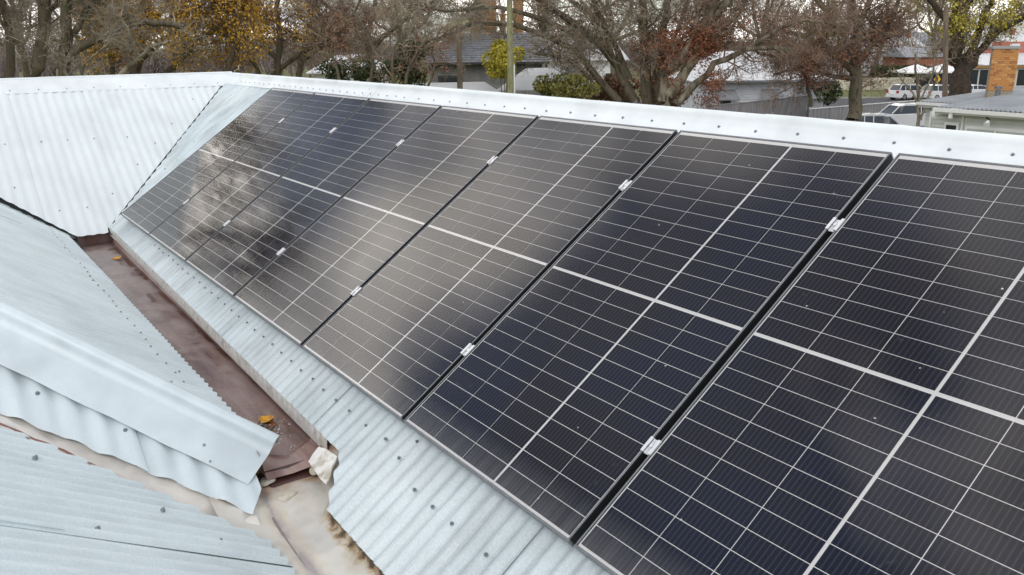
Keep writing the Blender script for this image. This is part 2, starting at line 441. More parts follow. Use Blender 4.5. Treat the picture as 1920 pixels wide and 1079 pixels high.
# --- ridge and hip cappings: a folded strip with a rolled top
def capping(P0, P1, dA, dB, m, wing=.175, wingB=None, roll=.026, lift=.012, th=.0016, drop=0., name='ridge_cap', nseg=10, bow=.0008, seed=0):
    """P0-P1 ridge line; dA, dB the downslope unit vectors of the two wings"""
    P0 = np.array(P0, float); P1 = np.array(P1, float); dA = np.array(dA, float); dB = np.array(dB, float)
    ax = P1 - P0; Ln = np.linalg.norm(ax); ax /= Ln
    up = -(dA + dB); up /= np.linalg.norm(up)
    sd = np.cross(ax, up); sd /= np.linalg.norm(sd)
    if sd @ dA < 0: sd = -sd
    nA = np.cross(ax, dA); nA *= 1 if nA @ up > 0 else -1
    nB = np.cross(ax, dB); nB *= 1 if nB @ up > 0 else -1
    sec = [dA * wing + nA * lift * .8, dA * wing * .62 + nA * lift, dA * (roll * 1.9) + nA * lift, dA * (roll * 1.25) + nA * (lift + .002)]
    cen = up * (lift + roll * .55)
    for k in range(0, 9):
        a = R(-10 + 200 * k / 8); sec.append(cen + sd * roll * math.cos(a) + up * roll * math.sin(a))
    sec += [dB * (roll * 1.25) + nB * (lift + .002), dB * (roll * 1.9) + nB * lift, dB * (wingB or wing) * .62 + nB * lift, dB * (wingB or wing) + nB * lift * .8]
    K = len(sec); V = []; rnd = random.Random(seed); ph = rnd.uniform(0, 6)
    for i in range(nseg + 1):
        p = P0 + ax * Ln * i / nseg
        for j, s in enumerate(sec):
            wv = bow * math.sin(i * 1.9 + ph + (0 if j < K/2 else 2)) * (1.6 if j in (0, K-1) else .6)
            V.append(p + s + up * wv)
    V = np.array(V); V[:, 2] += ZO; nn = len(V)
    W = np.vstack([V, V - up * th]); F = []
    for i in range(nseg):
        for j in range(K - 1):
            a = i*K + j; F.append((a, a+K, a+K+1, a+1)); F.append((nn+a, nn+a+1, nn+a+K+1, nn+a+K))
        for j in (0, K-1):
            a = i*K + j; F.append((a, a+K, nn+a+K, nn+a))
    for i in (0, nseg):
        for j in range(K - 1):
            a = i*K + j; F.append((a, a+1, nn+a+1, nn+a))
    me = mesh_np(name, W, F, m, smooth=True)
    try: me.set_sharp_from_angle(angle=R(40))
    except Exception: pass
    return link(name, me, house)
dF = np.array([0, -math.cos(R(35)), -math.sin(R(35))]); dK = np.array([0, .81, -.586])
xs = [RX - .03, 2.36, 5.9, 10.2]
for i in range(3):
    ya_, yb2 = RYf(xs[i]), RYf(xs[i+1] + .09)
    capping((xs[i], ya_, RZ - .7 * (RY - ya_)), (xs[i+1] + .09, yb2, RZ - .7 * (RY - yb2)), dF, dK, M_CAP, lift=.013 + .0022 * i, seed=i, nseg=30, wing=.14)
dB1 = np.array([.809, 0, -.588]); dB2 = np.array([-.809, 0, -.588])
yb = [-3.6, -.25, RY + .02]
for i in range(2):
    capping((RX, yb[i], RZ - .012), (RX, yb[i+1] + .06 * (1 - i), RZ - .012), dB1, dB2, M_CAP, wing=.19, roll=.019, lift=.043 + .0022 * i, seed=5 + i, nseg=24)
# hip capping on the left slope
axh = np.array([-.951, -1., .637]); axh /= np.linalg.norm(axh)
def perp_down(nrm):
    d = np.cross(axh, nrm); d /= np.linalg.norm(d); return d if d[2] < 0 else -d
hp0 = np.array([5.075, -.40, zC(-.40) + .008]); hp1 = np.array([2.98, -2.60, zC(-2.60) + .008])
dCw = perp_down(NC); dEw = perp_down(NE)
capping(hp0 - axh * .012, hp1, dEw, dCw, M_CAPF, wing=.215, wingB=.08, roll=.033, lift=.020, name='hip_cap', nseg=26, bow=.002)

# --- screws
def screw_mesh():
    b = MB()
    b.tube([(0, 0, -.004), (0, 0, .0025)], [.0125, .0115], 10, smooth=False)
    b.tube([(0, 0, .0025), (0, 0, .0045)], [.0095, .009], 10, smooth=False)
    b.tube([(0, 0, .0045), (0, 0, .011)], [.0066, .0062], 6, smooth=False)
    return b.mesh('roof_screw', M_SCREW)
SCREW = screw_mesh()
def screw(p, nrm, s=1.):
    o = link('roof_screw', SCREW, house, loc=Vector((p[0], p[1], p[2] + ZO)) - house.location)
    o.rotation_euler = (Vector(nrm).to_track_quat('Z', 'Y') @ Matrix.Rotation(random.random() * 6, 3, 'Z').to_quaternion()).to_euler()
    s *= .60; o.scale = (s, s, s)
random.seed(4)
def on(fn, x, y, nrm, h): return np.array([x, y, fn]) + np.array(nrm) * h
x = 1.11
while x < 5.2:
    y = .062 - .0148 * x + random.uniform(-.004, .004)
    screw(on(zM(y), x, y, NM, .0095), NM); x += .1524
for x, y in ((5.259, -.017), (5.44, -.011), (5.604, -.033), (5.819, -.08), (5.968, -.084), (6.111, -.085), (6.345, -.089), (5.617, .048), (6.65, -.09), (6.95, -.09)):
    screw(on(zM(y), x, y, NM, .0095), NM, 1.1)
for x, y in ((-1.0, 1.2), (-.78, .95), (-.62, .72), (-.66, .60), (-.4, .3)):
    screw(on(zM(y), x, y, NM, .0095), NM)
x = -1.5; k = 0
while x < 9.5:
    y = 1.742 + random.uniform(-.004, .004)
    screw(on(zM(y), x, y, NM, .0145 + .002 * (x > 2.36) + .002 * (x > 5.9)), NM, .9 if x < 4 else 1.05)
    if k % 4 == 1 and x < 6: screw(on(zM(1.79), x + .05, 1.79, NM, .0150 + .002 * (x > 2.36)), NM, .95)
    x += .2286 if x > 2.4 else .1524; k += 1
for x, y in ((-.536, -.646), (-.29, -.576), (.3, -.59), (.812, -.602)):
    screw(on(zC(y), x, y, NC, .0095), NC)
x = -.15
while x < 4.35:
    y = -.585 - .008 * math.sin(x * 7)
    screw(on(zC(y), x, y, NC, .0095), NC, .95); x += .155
for x, y in ((4.135, -.548), (4.435, -.654)): screw(on(zC(y), x, y, NC, .0095), NC)
for x, y in ((-1.355, -.729), (-1.357, -.408), (-1.355, -.168), (-1.352, .083), (-1.344, .405), (-.853, -.751), (-.556, -.437), (-.558, -.193), (-.682, .069), (-.997, .401), (-1.48, .905), (-1.803, 1.244), (-1.244, .655), (-1.36, -1.1)):
    screw(on(zB(x), x, y, NB, .030), NB, .95)
for k in range(9):
    y = -.55 + k * .27; screw(on(zB(RX + .12), RX + .12, y, NB, .034), NB, .95)
for x, y in ((4.43, -1.28), (4.86, -.87), (4.02, -1.7)):    # lower wing of the hip cap
    q = hp0 + axh * ((5.075 - x) / .951 * 1.52 * .9)
for x, y in ((4.429, -1.224), (4.681, -.946), (4.997, -.667), (4.15, -1.52)): screw(on(zE(x), x, y, NE, .026), NE, 1.5)
for s_ in (.62, 1.28, 1.9):
    q = hp0 + axh * s_ + dCw * .075; screw(q + NC * .0235, NC, 1.15)
for x, y in ((4.602, -1.22), (4.846, -.941), (5.069, -.667), (4.35, -1.5)): screw(on(zE(x), x, y, NE, .0235), NE, 1.25)
for x, y in ((5.229, -1.307), (5.459, -.949), (5.637, -.8), (5.75, -1.2), (5.95, -.75)): screw(on(zG(y), x, y, NC, .009), NC, 1.4)

# --- brown box gutter between the two slopes
M_BROWN = noisy('brown_gutter_paint', (.16, .08, .06), (.30, .19, .165), 4.5, .42, 8, stretch=(.6, 3.5, 1), c3=(.37, .29, .27), lo=.3, hi=.75)
M_WATER = mat('gutter_water', (.10, .05, .04), .04)
def gutter_mats():
    m = bpy.data.materials.new('gutter_water_film'); m.use_nodes = True; t = m.node_tree; t.nodes.clear(); L = t.links.new
    out = t.nodes.new('ShaderNodeOutputMaterial'); tr = t.nodes.new('ShaderNodeBsdfTransparent'); gl = t.nodes.new('ShaderNodeBsdfGlossy')
    tr.inputs[0].default_value = (.88, .84, .82, 1); gl.inputs['Roughness'].default_value = .14; gl.inputs[0].default_value = (1, 1, 1, 1)
    fr = t.nodes.new('ShaderNodeFresnel'); fr.inputs[0].default_value = 1.33
    tcx = t.nodes.new('ShaderNodeTexCoord'); nr = t.nodes.new('ShaderNodeTexNoise'); nr.inputs['Scale'].default_value = 3.2; nr.inputs['Detail'].default_value = 3; L(tcx.outputs['Object'], nr.inputs['Vector'])
    rr = t.nodes.new('ShaderNodeMapRange'); rr.inputs[1].default_value = .42; rr.inputs[2].default_value = .56; rr.inputs[3].default_value = .04; rr.inputs[4].default_value = .42; L(nr.outputs['Fac'], rr.inputs[0]); L(rr.outputs[0], gl.inputs['Roughness'])
    nz = t.nodes.new('ShaderNodeTexNoise'); nz.inputs['Scale'].default_value = 9; L(tcx.outputs['Object'], nz.inputs['Vector'])
    bp = t.nodes.new('ShaderNodeBump'); bp.inputs['Strength'].default_value = .12; bp.inputs['Distance'].default_value = .01; L(nz.outputs['Fac'], bp.inputs['Height'])
    L(bp.outputs[0], gl.inputs['Normal']); L(bp.outputs[0], fr.inputs['Normal'])
    mx = t.nodes.new('ShaderNodeMixShader'); L(fr.outputs[0], mx.inputs[0]); L(tr.outputs[0], mx.inputs[1]); L(gl.outputs[0], mx.inputs[2]); L(mx.outputs[0], out.inputs[0])
    return m
M_FILM = gutter_mats()
GF = -.325                                   # gutter floor
V = []; F = []
nx = 60
def gy1(x): return eaveM(max(x, 0)) + .015 - (0.0)
for i in range(nx + 1):
    x = -.36 + (5.12 + .36) * i / nx
    w_ = .002 * math.sin(i * 1.3)
    sec = [(-.47, GF + .13), (-.445, GF + .0 + w_), (-.33, GF - .003), (-.24, GF + .002 + w_), (gy1(x) - .03, GF), (gy1(x) + .0, GF + .002), (gy1(x) + .012, zM(gy1(x)) - .022), (gy1(x) + .05, zM(gy1(x) + .05) - .02)]
    if x > 4.92:
        k = (x - 4.92) / .2; sec = [(a, b - .012 * k * (abs(a + .27) < .19)) for a, b in sec]
    V += [(x, a, b + ZO) for a, b in sec]
for i in range(nx):
    for j in range(7): a = i*8 + j; F.append((a, a+8, a+9, a+1))
gut = link('box_gutter', mesh_np('box_gutter', V, F, M_BROWN), house)
wt = MB(); wt.add(HW([(-.33, -.43, GF + .006), (4.86, -.43, GF + .006), (4.98, -.30, GF + .006), (4.86, gy1(4.9) - .005, GF + .006), (-.33, gy1(0) - .005, GF + .006)]), [(0, 1, 2, 3, 4)])
link('water_film', wt.mesh('water_film', M_FILM), gut)
en = MB(); en.box((-.375, -.47, GF + ZO - .01), (-.36, gy1(0) + .03, GF + ZO + .10)); en.box((-.375, -.49, GF + ZO + .10), (-.33, gy1(0) + .05, GF + ZO + .106))
link('gutter_end', en.mesh('gutter_end', M_BROWN), gut)
# ribbed closure strip under the sheet ends on the panel side
M_STRIP = noisy('weathered_closure', (.40, .385, .30), (.62, .62, .60), 14, .55, 6, c3=(.30, .24, .24), lo=.25, hi=.8)
V = []; F = []; nc = int(5.45 / .0762 * 8)
for i in range(nc + 1):
    x = -.33 + 5.43 * i / nc; y = eaveM(max(0, x)); cz = math.cos(2 * math.pi * x / .0762)
    top = zM(y) + .0075 * cz - .003
    yy = y + .006 - .007 * cz
    V += [(x, yy, top + ZO), (x, yy - .010 + .008 * cz, top - .028 + ZO), (x, y - .004, zM(y) - .075 + ZO)]
for i in range(nc):
    for j in range(2): a = i*3 + j; F.append((a, a+1, a+4, a+3))
link('closure_strip', mesh_np('closure_strip', V, F, M_STRIP, True), gut)

# --- cream painted valley below the gutter's open end
def cream_mat():
    m = mat('cream_valley_paint', (.6, .57, .5), .45); t, n, b, L = nodes(m)
    tc = n('ShaderNodeTexCoord')
    a = n('ShaderNodeTexNoise'); a.inputs['Scale'].default_value = 4; a.inputs['Detail'].default_value = 6; a.inputs['Distortion'].default_value = .3; L(tc.outputs['Object'], a.inputs['Vector'])
    r = ramp(n, [(.28, (.42, .36, .28)), (.38, (.54, .50, .43)), (.48, (.60, .58, .53)), (.70, (.66, .64, .60))]); L(a.outputs['Fac'], r.inputs[0])
    c = n('ShaderNodeTexNoise'); c.inputs['Scale'].default_value = 2.6; c.inputs['Detail'].default_value = 5; L(tc.outputs['Object'], c.inputs['Vector'])
    r2 = ramp(n, [(.36, (.66, .66, .68)), (.50, (1, 1, 1))]); L(c.outputs['Fac'], r2.inputs[0])
    x = n('ShaderNodeMixRGB'); x.blend_type = 'MULTIPLY'; x.inputs[0].default_value = .8; L(r.outputs[0], x.inputs[1]); L(r2.outputs[0], x.inputs[2])
    # rust gathered at the turned-up edge below the sheets
    sp = n('ShaderNodeSeparateXYZ'); L(tc.outputs['Object'], sp.inputs[0])
    def mm_(op, p, q=None, r_=None):
        k = n('ShaderNodeMath'); k.operation = op
        for i_, v_ in enumerate((p, q, r_)):
            if v_ is None: continue
            if isinstance(v_, (int, float)): k.inputs[i_].default_value = v_
            else: L(v_, k.inputs[i_])
        return k.outputs[0]
    n6 = n('ShaderNodeTexNoise'); n6.inputs['Scale'].default_value = 11; n6.inputs['Detail'].default_value = 6; L(tc.outputs['Object'], n6.inputs['Vector'])
    crz = mm_('ADD', mm_('ABSOLUTE', mm_('ADD', sp.outputs[1], .492)), mm_('MULTIPLY', mm_('SUBTRACT', n6.outputs['Fac'], .5), .09))
    rc = ramp(n, [(0, (.58, .54, .57)), (.10, (.76, .71, .70)), (.29, (.95, .90, .82)), (.58, (1, 1, 1))]); L(mm_('DIVIDE', crz, .12), rc.inputs[0])
    xx1 = n('ShaderNodeMixRGB'); xx1.blend_type = 'MULTIPLY'; xx1.inputs[0].default_value = 1; L(x.outputs[0], xx1.inputs[1]); L(rc.outputs[0], xx1.inputs[2])
    oz = mm_('ADD', mm_('SUBTRACT', sp.outputs[0], 5.10), mm_('MULTIPLY', mm_('SUBTRACT', n6.outputs['Fac'], .5), .28))
    ro = ramp(n, [(0, (.36, .20, .14)), (.18, (.66, .50, .40)), (.38, (.80, .77, .76)), (.75, (1, 1, 1))]); L(mm_('DIVIDE', oz, .22), ro.inputs[0])
    xx2 = n('ShaderNodeMixRGB'); xx2.blend_type = 'MULTIPLY'; xx2.inputs[0].default_value = 1; L(xx1.outputs[0], xx2.inputs[1]); L(ro.outputs[0], xx2.inputs[2]); x = xx2
    nz = n('ShaderNodeTexNoise'); nz.inputs['Scale'].default_value = 22; nz.inputs['Detail'].default_value = 5; L(tc.outputs['Object'], nz.inputs['Vector'])
    mm = n('ShaderNodeMath'); mm.operation = 'MULTIPLY_ADD'; mm.inputs[1].default_value = .12; L(nz.outputs['Fac'], mm.inputs[0]); L(sp.outputs[1], mm.inputs[2])
    r3 = ramp(n, [(0, (1, 1, 1)), (.40, (.86, .76, .60)), (.66, (.46, .31, .17)), (.9, (.09, .06, .035))])
    mr = n('ShaderNodeMapRange'); mr.inputs[1].default_value = -.292; mr.inputs[2].default_value = -.235; L(mm.outputs[0], mr.inputs[0])
    mrx = n('ShaderNodeMapRange'); mrx.inputs[1].default_value = 5.38; mrx.inputs[2].default_value = 5.50; L(sp.outputs[0], mrx.inputs[0])
    mlt = n('ShaderNodeMath'); mlt.operation = 'MULTIPLY'; L(mr.outputs[0], mlt.inputs[0]); L(mrx.outputs[0], mlt.inputs[1]); L(mlt.outputs[0], r3.inputs[0])
    y = n('ShaderNodeMixRGB'); y.blend_type = 'MULTIPLY'; y.inputs[0].default_value = 1; L(x.outputs[0], y.inputs[1]); L(r3.outputs[0], y.inputs[2])
    L(y.outputs[0], b.inputs['Base Color'])
    bp = n('ShaderNodeBump'); bp.inputs['Strength'].default_value = .05; bp.inputs['Distance'].default_value = .01; L(a.outputs['Fac'], bp.inputs['Height']); L(bp.outputs[0], b.inputs['Normal'])
    return m
M_CREAM = cream_mat()
V = []; F = []; nx = 90; K = 11
for i in range(nx + 1):
    x = 5.02 + (10.2 - 5.02) * (i / nx) ** 1.6
    t_ = min(1, max(0, (x - 5.06) / .30))
    zf = GF - .035 - .07 * t_
    yt = -.30 if x > 5.4 else -.16
    for j in range(K):
        s = j / (K - 1)
        y = -.72 + (.15 + -.72 * 0) * 0 + s * (.72 - .27) if x > 5.4 else -.72 + s * (.72 - .12)
        if y < -.60: z = zG(y) - .018 + (.0 if x > 5.3 else .0)
        elif y < -.50: z = zG(-.60) - .018 + (y + .60) / .10 * (zf - zG(-.60) + .018)
        else: z = zf + (.003 + .008 * t_) * math.sin((y + .5) * 9) + .0012 * math.sin(x * 13 + y * 9)
        if y > yt - .03: z = zf + (y - yt + .03) * 1.6
        if x < 5.30 and y < -.42: z = max(z, zf + (-.42 - y) * .35)
        V.append((x, y, z + ZO))
for i in range(nx):
    for j in range(K - 1): a = i*K + j; F.append((a, a+K, a+K+1, a+1))
vf = link('valley_flashing', mesh_np('valley_flashing', V, F, M_CREAM, True), house)
sm_ = MB()                                   # folded seam running down the valley
pts = [(5.20, -.475), (5.28, -.494), (5.45, -.500), (5.73, -.512), (6.3, -.52), (7.5, -.52), (10, -.52)]
sm_.tube([(a, b, GF - .035 - .07 * min(1, max(0, (a - 5.06) / .30)) + ZO + .002) for a, b in pts], .0045, 6)
link('folded_seam', sm_.mesh('folded_seam', noisy('seam_grime', (.16, .15, .16), (.30, .28, .25), 30, .6)), vf)
# step from the brown gutter to the valley, and patches of sealant
st = MB(); st.prism(HW([(5.05, -.46, GF - .004), (5.135, -.46, GF - .045), (5.135, -.155, GF - .045), (5.05, -.155, GF - .004)]), (0, 0, -.01))
link('gutter_outlet', st.mesh('gutter_outlet', mat('outlet_dark_brown', (.055, .022, .018), .35)), gut)
M_SEAL = noisy('dried_sealant', (.42, .38, .28), (.66, .63, .54), 26, .6, bump=.5)
def blob(cx, cy, cz, rx, ry, h, seed, m, name, parent, slope=(0, 0), n=26, squash=.3):
    rnd = random.Random(seed); V = [(cx, cy, cz + h + ZO)]; ph = [rnd.uniform(0, 6) for _ in range(4)]
    for ring, (f, hh) in enumerate(((.4, .95), (.8, .6), (1, 0), (1.0, -.02))):
        for k in range(n):
            a = 2 * math.pi * k / n; q = 1 + squash * (.5 * math.sin(2*a + ph[0]) + .35 * math.sin(3*a + ph[1]) + .2 * math.sin(5*a + ph[2]))
            dx, dy = rx * f * q * math.cos(a), ry * f * q * math.sin(a)
            V.append((cx + dx, cy + dy, cz + h * hh + slope[0] * dx + slope[1] * dy + ZO - (.01 if ring == 3 else 0)))
    F = [(0, 1 + k, 1 + (k+1) % n) for k in range(n)]
    b = MB(); b.add(V, F, True)
    b.f += [(1 + r*n + k, 1 + (r+1)*n + k, 1 + (r+1)*n + (k+1) % n, 1 + r*n + (k+1) % n) for r in range(3) for k in range(n)]
    b.sm += [True] * (3*n)
    return link(name, b.mesh(name, m), parent)
blob(5.20, -.40, GF - .060, .035, .06, .005, 3, M_SEAL, 'sealant', vf)
blob(5.13, -.215, GF - .012, .038, .038, .007, 5, M_SEAL, 'sealant', vf, slope=(-.1, .2))
def planeM(px, py, h=0.):
    v = ray(px, py); q = np.array([0, .0631, -.0901 + ZO]) + NM * h; return CAM + v * (((q - CAM) @ NM) / (v @ NM))
sp_ = [(597, 838), (612, 842), (632, 856), (622, 876), (619, 893), (611, 909), (600, 898), (588, 880), (578, 866), (586, 852)]
b = MB(); Pm_ = [planeM(a_, c_, .004 + .004 * (i % 2)) for i, (a_, c_) in enumerate(sp_)]; cm_ = sum(Pm_) / len(Pm_) + NM * .003
b.add([tuple(cm_)] + [tuple(p_) for p_ in Pm_] + [tuple(p_ - NM * .008) for p_ in Pm_], [(0, 1 + i, 1 + (i + 1) % 10) for i in range(10)] + [(1 + i, 11 + i, 11 + (i + 1) % 10, 1 + (i + 1) % 10) for i in range(10)], False)
link('sealant', b.mesh('sealant', noisy('white_sealant', (.44, .40, .32), (.74, .73, .69), 14, .6, 6, lo=.34, hi=.5, bump=.3)), vf)
blob(5.10, -.44, GF - .02, .03, .04, .006, 12, M_SEAL, 'sealant', vf)
# flashing strip in the valley between the narrow hip slope and the near slope
V = []; F = []
M_PALE = noisy('pale_flashing', (.60, .565, .52), (.72, .69, .64), 7, .5, 6, c3=(.54, .53, .52), lo=.3, hi=.75)
for i in range(41):
    y = -.56 - 2.1 * i / 40
    wv = .012 * math.sin(i * 2.1) + .008 * math.sin(i * .9)
    go = 6.12 + .3 * max(0, -.665 - y)
    for jj, xo in enumerate((5.78, 5.93, 6.0 + .1 * (go - 6.12), go - .07, go + .02 + wv)):
        x = y + xo
        z = (zE(x) - .014 if jj < 2 else (zE(y + 5.99) - .016 if jj == 2 else (zG(y) - .030 if jj == 3 else zG(y) - .001)))
        V.append((x, y, z + ZO))
for i in range(40):
    for j in range(4): a = i*5 + j; F.append((a, a+1, a+6, a+5))
st_ = link('step_flashing', mesh_np('step_flashing', V, F, M_PALE, True), house)
b = MB(); top = []; bot = []
for i in range(24):
    s = i / 23; y = -1.10 - .42 * s
    wid = .022 * (math.sin(math.pi * min(1, s * 1.0)) ** .6 + .1) * (1 + .25 * math.sin(i * 1.7)) * (1.2 - .7 * s)
    cxx = y + 6.12 + .3 * max(0, -.665 - y) - .012 + .008 * math.sin(i * .8)
    top.append((cxx - wid, y, zG(y) + .004)); bot.append((cxx + wid, y, zG(y) + .006))
for i in range(23): b.add(HW([top[i], bot[i], bot[i+1], top[i+1]]), [(0, 1, 2, 3)])
link('brown_paint_patch', b.mesh('brown_paint_patch', noisy('brown_primer', (.20, .075, .055), (.27, .12, .09), 25, .7)), st_)
blob(5.44, -.655, zG(-.655) - .012, .025, .03, .010, 22, M_PALE, 'flashing_end', st_, slope=(0, -.6))

# ================================================================== SOLAR PANELS
PW, PL = 1.096, 1.903
GAPS = [.012, .020, .022, .024, .024, .028]
FH_, LIP = .035, .009
def fold(n, boxes, m):
    b = MB()
    for a, c in boxes: b.box(a, c)
    return b.mesh(n, m)
fr_rails = [((0, 0, -FH_), (PW, LIP, 0)), ((0, PL - LIP, -FH_), (PW, PL, 0)), ((0, LIP, -FH_), (LIP, PL - LIP, 0)), ((PW - LIP, LIP, -FH_), (PW, PL - LIP, 0))]
cw, cg, midx = .2094, .0030, .0115
ch, rg, midy = .0738, .0028, .0150
xs_c = []; x = LIP + .006
for c in range(5):
    xs_c.append(x); x += cw + (midx if c == 2 else cg)
tot = 24 * ch + 22 * rg + midy
y0 = LIP + .010
ys_c = []; y = y0
ch = (PL - LIP - .020 - y0 - 22 * rg - midy) / 24
for r_ in range(24):
    ys_c.append(y); y += ch + (midy if r_ == 11 else rg)
cellb = MB(); cellb.box((0, 0, -.0006), (cw, ch, 0)); CELL = cellb.mesh('solar_cell', M_CELL)
SPEC = [
 'leftmost solar panel, at the valley end of the row beside the bare iron slope',
 'second solar panel from the valley end, streaked with tree reflections',
 'third solar panel from the valley end, streaked with tree reflections',
 'middle solar panel, fourth of seven along the slope',
 'fifth solar panel from the valley end, greyed by a broad pale cloud reflection',
 'sixth solar panel, last whole one in view before the cropped panel',
 'nearest solar panel, cut off by the right and bottom edges of the picture']
RM = Matrix(((1, 0, 0), (0, SM[1], NM[1]), (0, SM[2], NM[2]))).to_4x4()
proto = empty('solar_panel', (0, 0, 0), SPEC[0], 'solar panel', 'solar panels in a row on the iron roof')
frm = link('frame', None or fold('frame_side', [], M_ALU), proto, loc=(0, 0, 0)); bpy.data.objects.remove(frm)
for i, (a, c) in enumerate(fr_rails):
    b = MB(); b.box(a, c)
    me = b.mesh('frame_rail', M_ALU)
    if i > 1:                              # the long rails: bright top lip, side faces coloured black
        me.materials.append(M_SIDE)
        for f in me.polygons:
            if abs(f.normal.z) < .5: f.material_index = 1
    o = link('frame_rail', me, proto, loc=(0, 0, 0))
    bv = o.modifiers.new('bevel', 'BEVEL'); bv.width = .0012; bv.segments = 1
b = MB(); b.box((LIP, LIP, -.0075), (PW - LIP, PL - LIP, -.0045)); link('backsheet', b.mesh('backsheet', M_BACK), proto, loc=(0, 0, 0))
for xx in xs_c:
    for yy in ys_c: link('solar_cell', CELL, proto, loc=(xx, yy, -.0032))
b = MB(); b.add([(LIP, LIP, -.0018), (PW - LIP, LIP, -.0018), (PW - LIP, PL - LIP, -.0018), (LIP, PL - LIP, -.0018)], [(0, 1, 2, 3)])
link('glass_cover', b.mesh('glass_cover', M_GLASS), proto, loc=(0, 0, 0))
b = MB(); b.box((PW/2 - .06, PL/2 - .04, -.022), (PW/2 + .06, PL/2 + .04, -.0078)); link('junction_box', b.mesh('junction_box', M_ALUD), proto, loc=(0, 0, 0))
ux = 0; gapx = []
for i in range(7):
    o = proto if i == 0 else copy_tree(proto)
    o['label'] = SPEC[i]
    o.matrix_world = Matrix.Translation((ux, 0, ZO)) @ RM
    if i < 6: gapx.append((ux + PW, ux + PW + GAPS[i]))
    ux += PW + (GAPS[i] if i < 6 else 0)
# mid clamps bridging each gap
CL = [(.785, .215)] * 6
def clamp_parts(g):
    b = MB(); h = .0035
    b.box((-g/2 - .009, -.030, .0), (-g/2 + .003, .030, h + .002)); b.box((g/2 - .003, -.030, .0), (g/2 + .009, .030, h + .002))
    b.box((-g/2 + .003, -.030, -.010), (g/2 - .003, .030, -.006))
    b.box((-g/2 + .001, -.030, -.010), (-g/2 + .003, .030, h)); b.box((g/2 - .003, -.030, -.010), (g/2 - .001, .030, h))
    c = MB(); c.tube([(0, 0, -.006), (0, 0, .0035)], .0065, 10, smooth=False)
    return b.mesh('bracket', M_CLAMP), c.mesh('bolt', M_CLAMP)
ordn = ['first', 'second', 'third', 'fourth', 'fifth', 'nearest']
for i, (a, c) in enumerate(gapx):
    g = c - a; bm_, cm_ = clamp_parts(max(g, .016))
    for k, vv in enumerate(CL[i]):
        v_ = vv * PL
        o = empty('mid_clamp', (0, 0, 0), '%s silver clamp in the %s gap between solar panels, counting from the valley end' % (('upper', 'lower')[k], ordn[i]) if i < 5 else '%s silver clamp in the widest gap, beside the nearest solar panel' % ('upper', 'lower')[k], 'clamp', 'silver clamps joining neighbouring panels')
        o.matrix_world = Matrix.Translation((( a + c) / 2, SM[1] * v_, SM[2] * v_ + ZO)) @ RM
        link('bracket', bm_, o, loc=(0, 0, .0005)); link('bolt', cm_, o, loc=(0, 0, .0005))
# mounting rails and feet
for k, vv in enumerate((.785, .215)):
    r0 = empty('mounting_rail', (0, 0, 0), '%s aluminium rail running under the solar panels, glimpsed in the dark gaps' % ('upper', 'lower')[k], 'rail', 'rails carrying the panels')
    r0.matrix_world = Matrix.Translation((0, SM[1] * vv * PL, SM[2] * vv * PL + ZO)) @ RM
    b = MB(); b.box((.05, -.02, -.080), (ux - .05, .02, -.0355)); link('rail', b.mesh('rail', M_ALUD), r0, loc=(0, 0, 0))
    for q in range(7):
        b = MB(); b.box((-.02, .02, -.099), (.02, .045, -.045)); b.box((-.02, .045, -.099), (.02, .08, -.094))
        link('foot', b.mesh('foot', M_ALUD), r0, loc=(.3 + q * 1.14, 0, 0))
#BACKGROUND
# ================================================================== SURROUNDINGS
def tri_quad_tubes(P, Rr, sides):
    """P (n,K,3) paths, Rr (n,K) radii -> verts, quads"""
    n, K, _ = P.shape
    T = np.empty_like(P); T[:, 1:-1] = P[:, 2:] - P[:, :-2]; T[:, 0] = P[:, 1] - P[:, 0]; T[:, -1] = P[:, -1] - P[:, -2]
    T /= np.linalg.norm(T, axis=2, keepdims=True) + 1e-9
    ref = np.where(np.abs(T[..., 2:3]) < .9, np.array([0, 0, 1.]), np.array([1., 0, 0]))
    A = np.cross(T, ref); A /= np.linalg.norm(A, axis=2, keepdims=True) + 1e-9
    B = np.cross(T, A)
    ang = 2 * np.pi * np.arange(sides) / sides
    V = P[:, :, None, :] + Rr[:, :, None, None] * (A[:, :, None, :] * np.cos(ang)[None, None, :, None] + B[:, :, None, :] * np.sin(ang)[None, None, :, None])
    idx = np.arange(n * K * sides).reshape(n, K, sides)
    a = idx[:, :-1, :]; b = np.roll(idx, -1, axis=2)[:, :-1, :]; c = np.roll(idx, -1, axis=2)[:, 1:, :]; d = idx[:, 1:, :]
    return V.reshape(-1, 3), np.stack([a, b, c, d], -1).reshape(-1, 4)
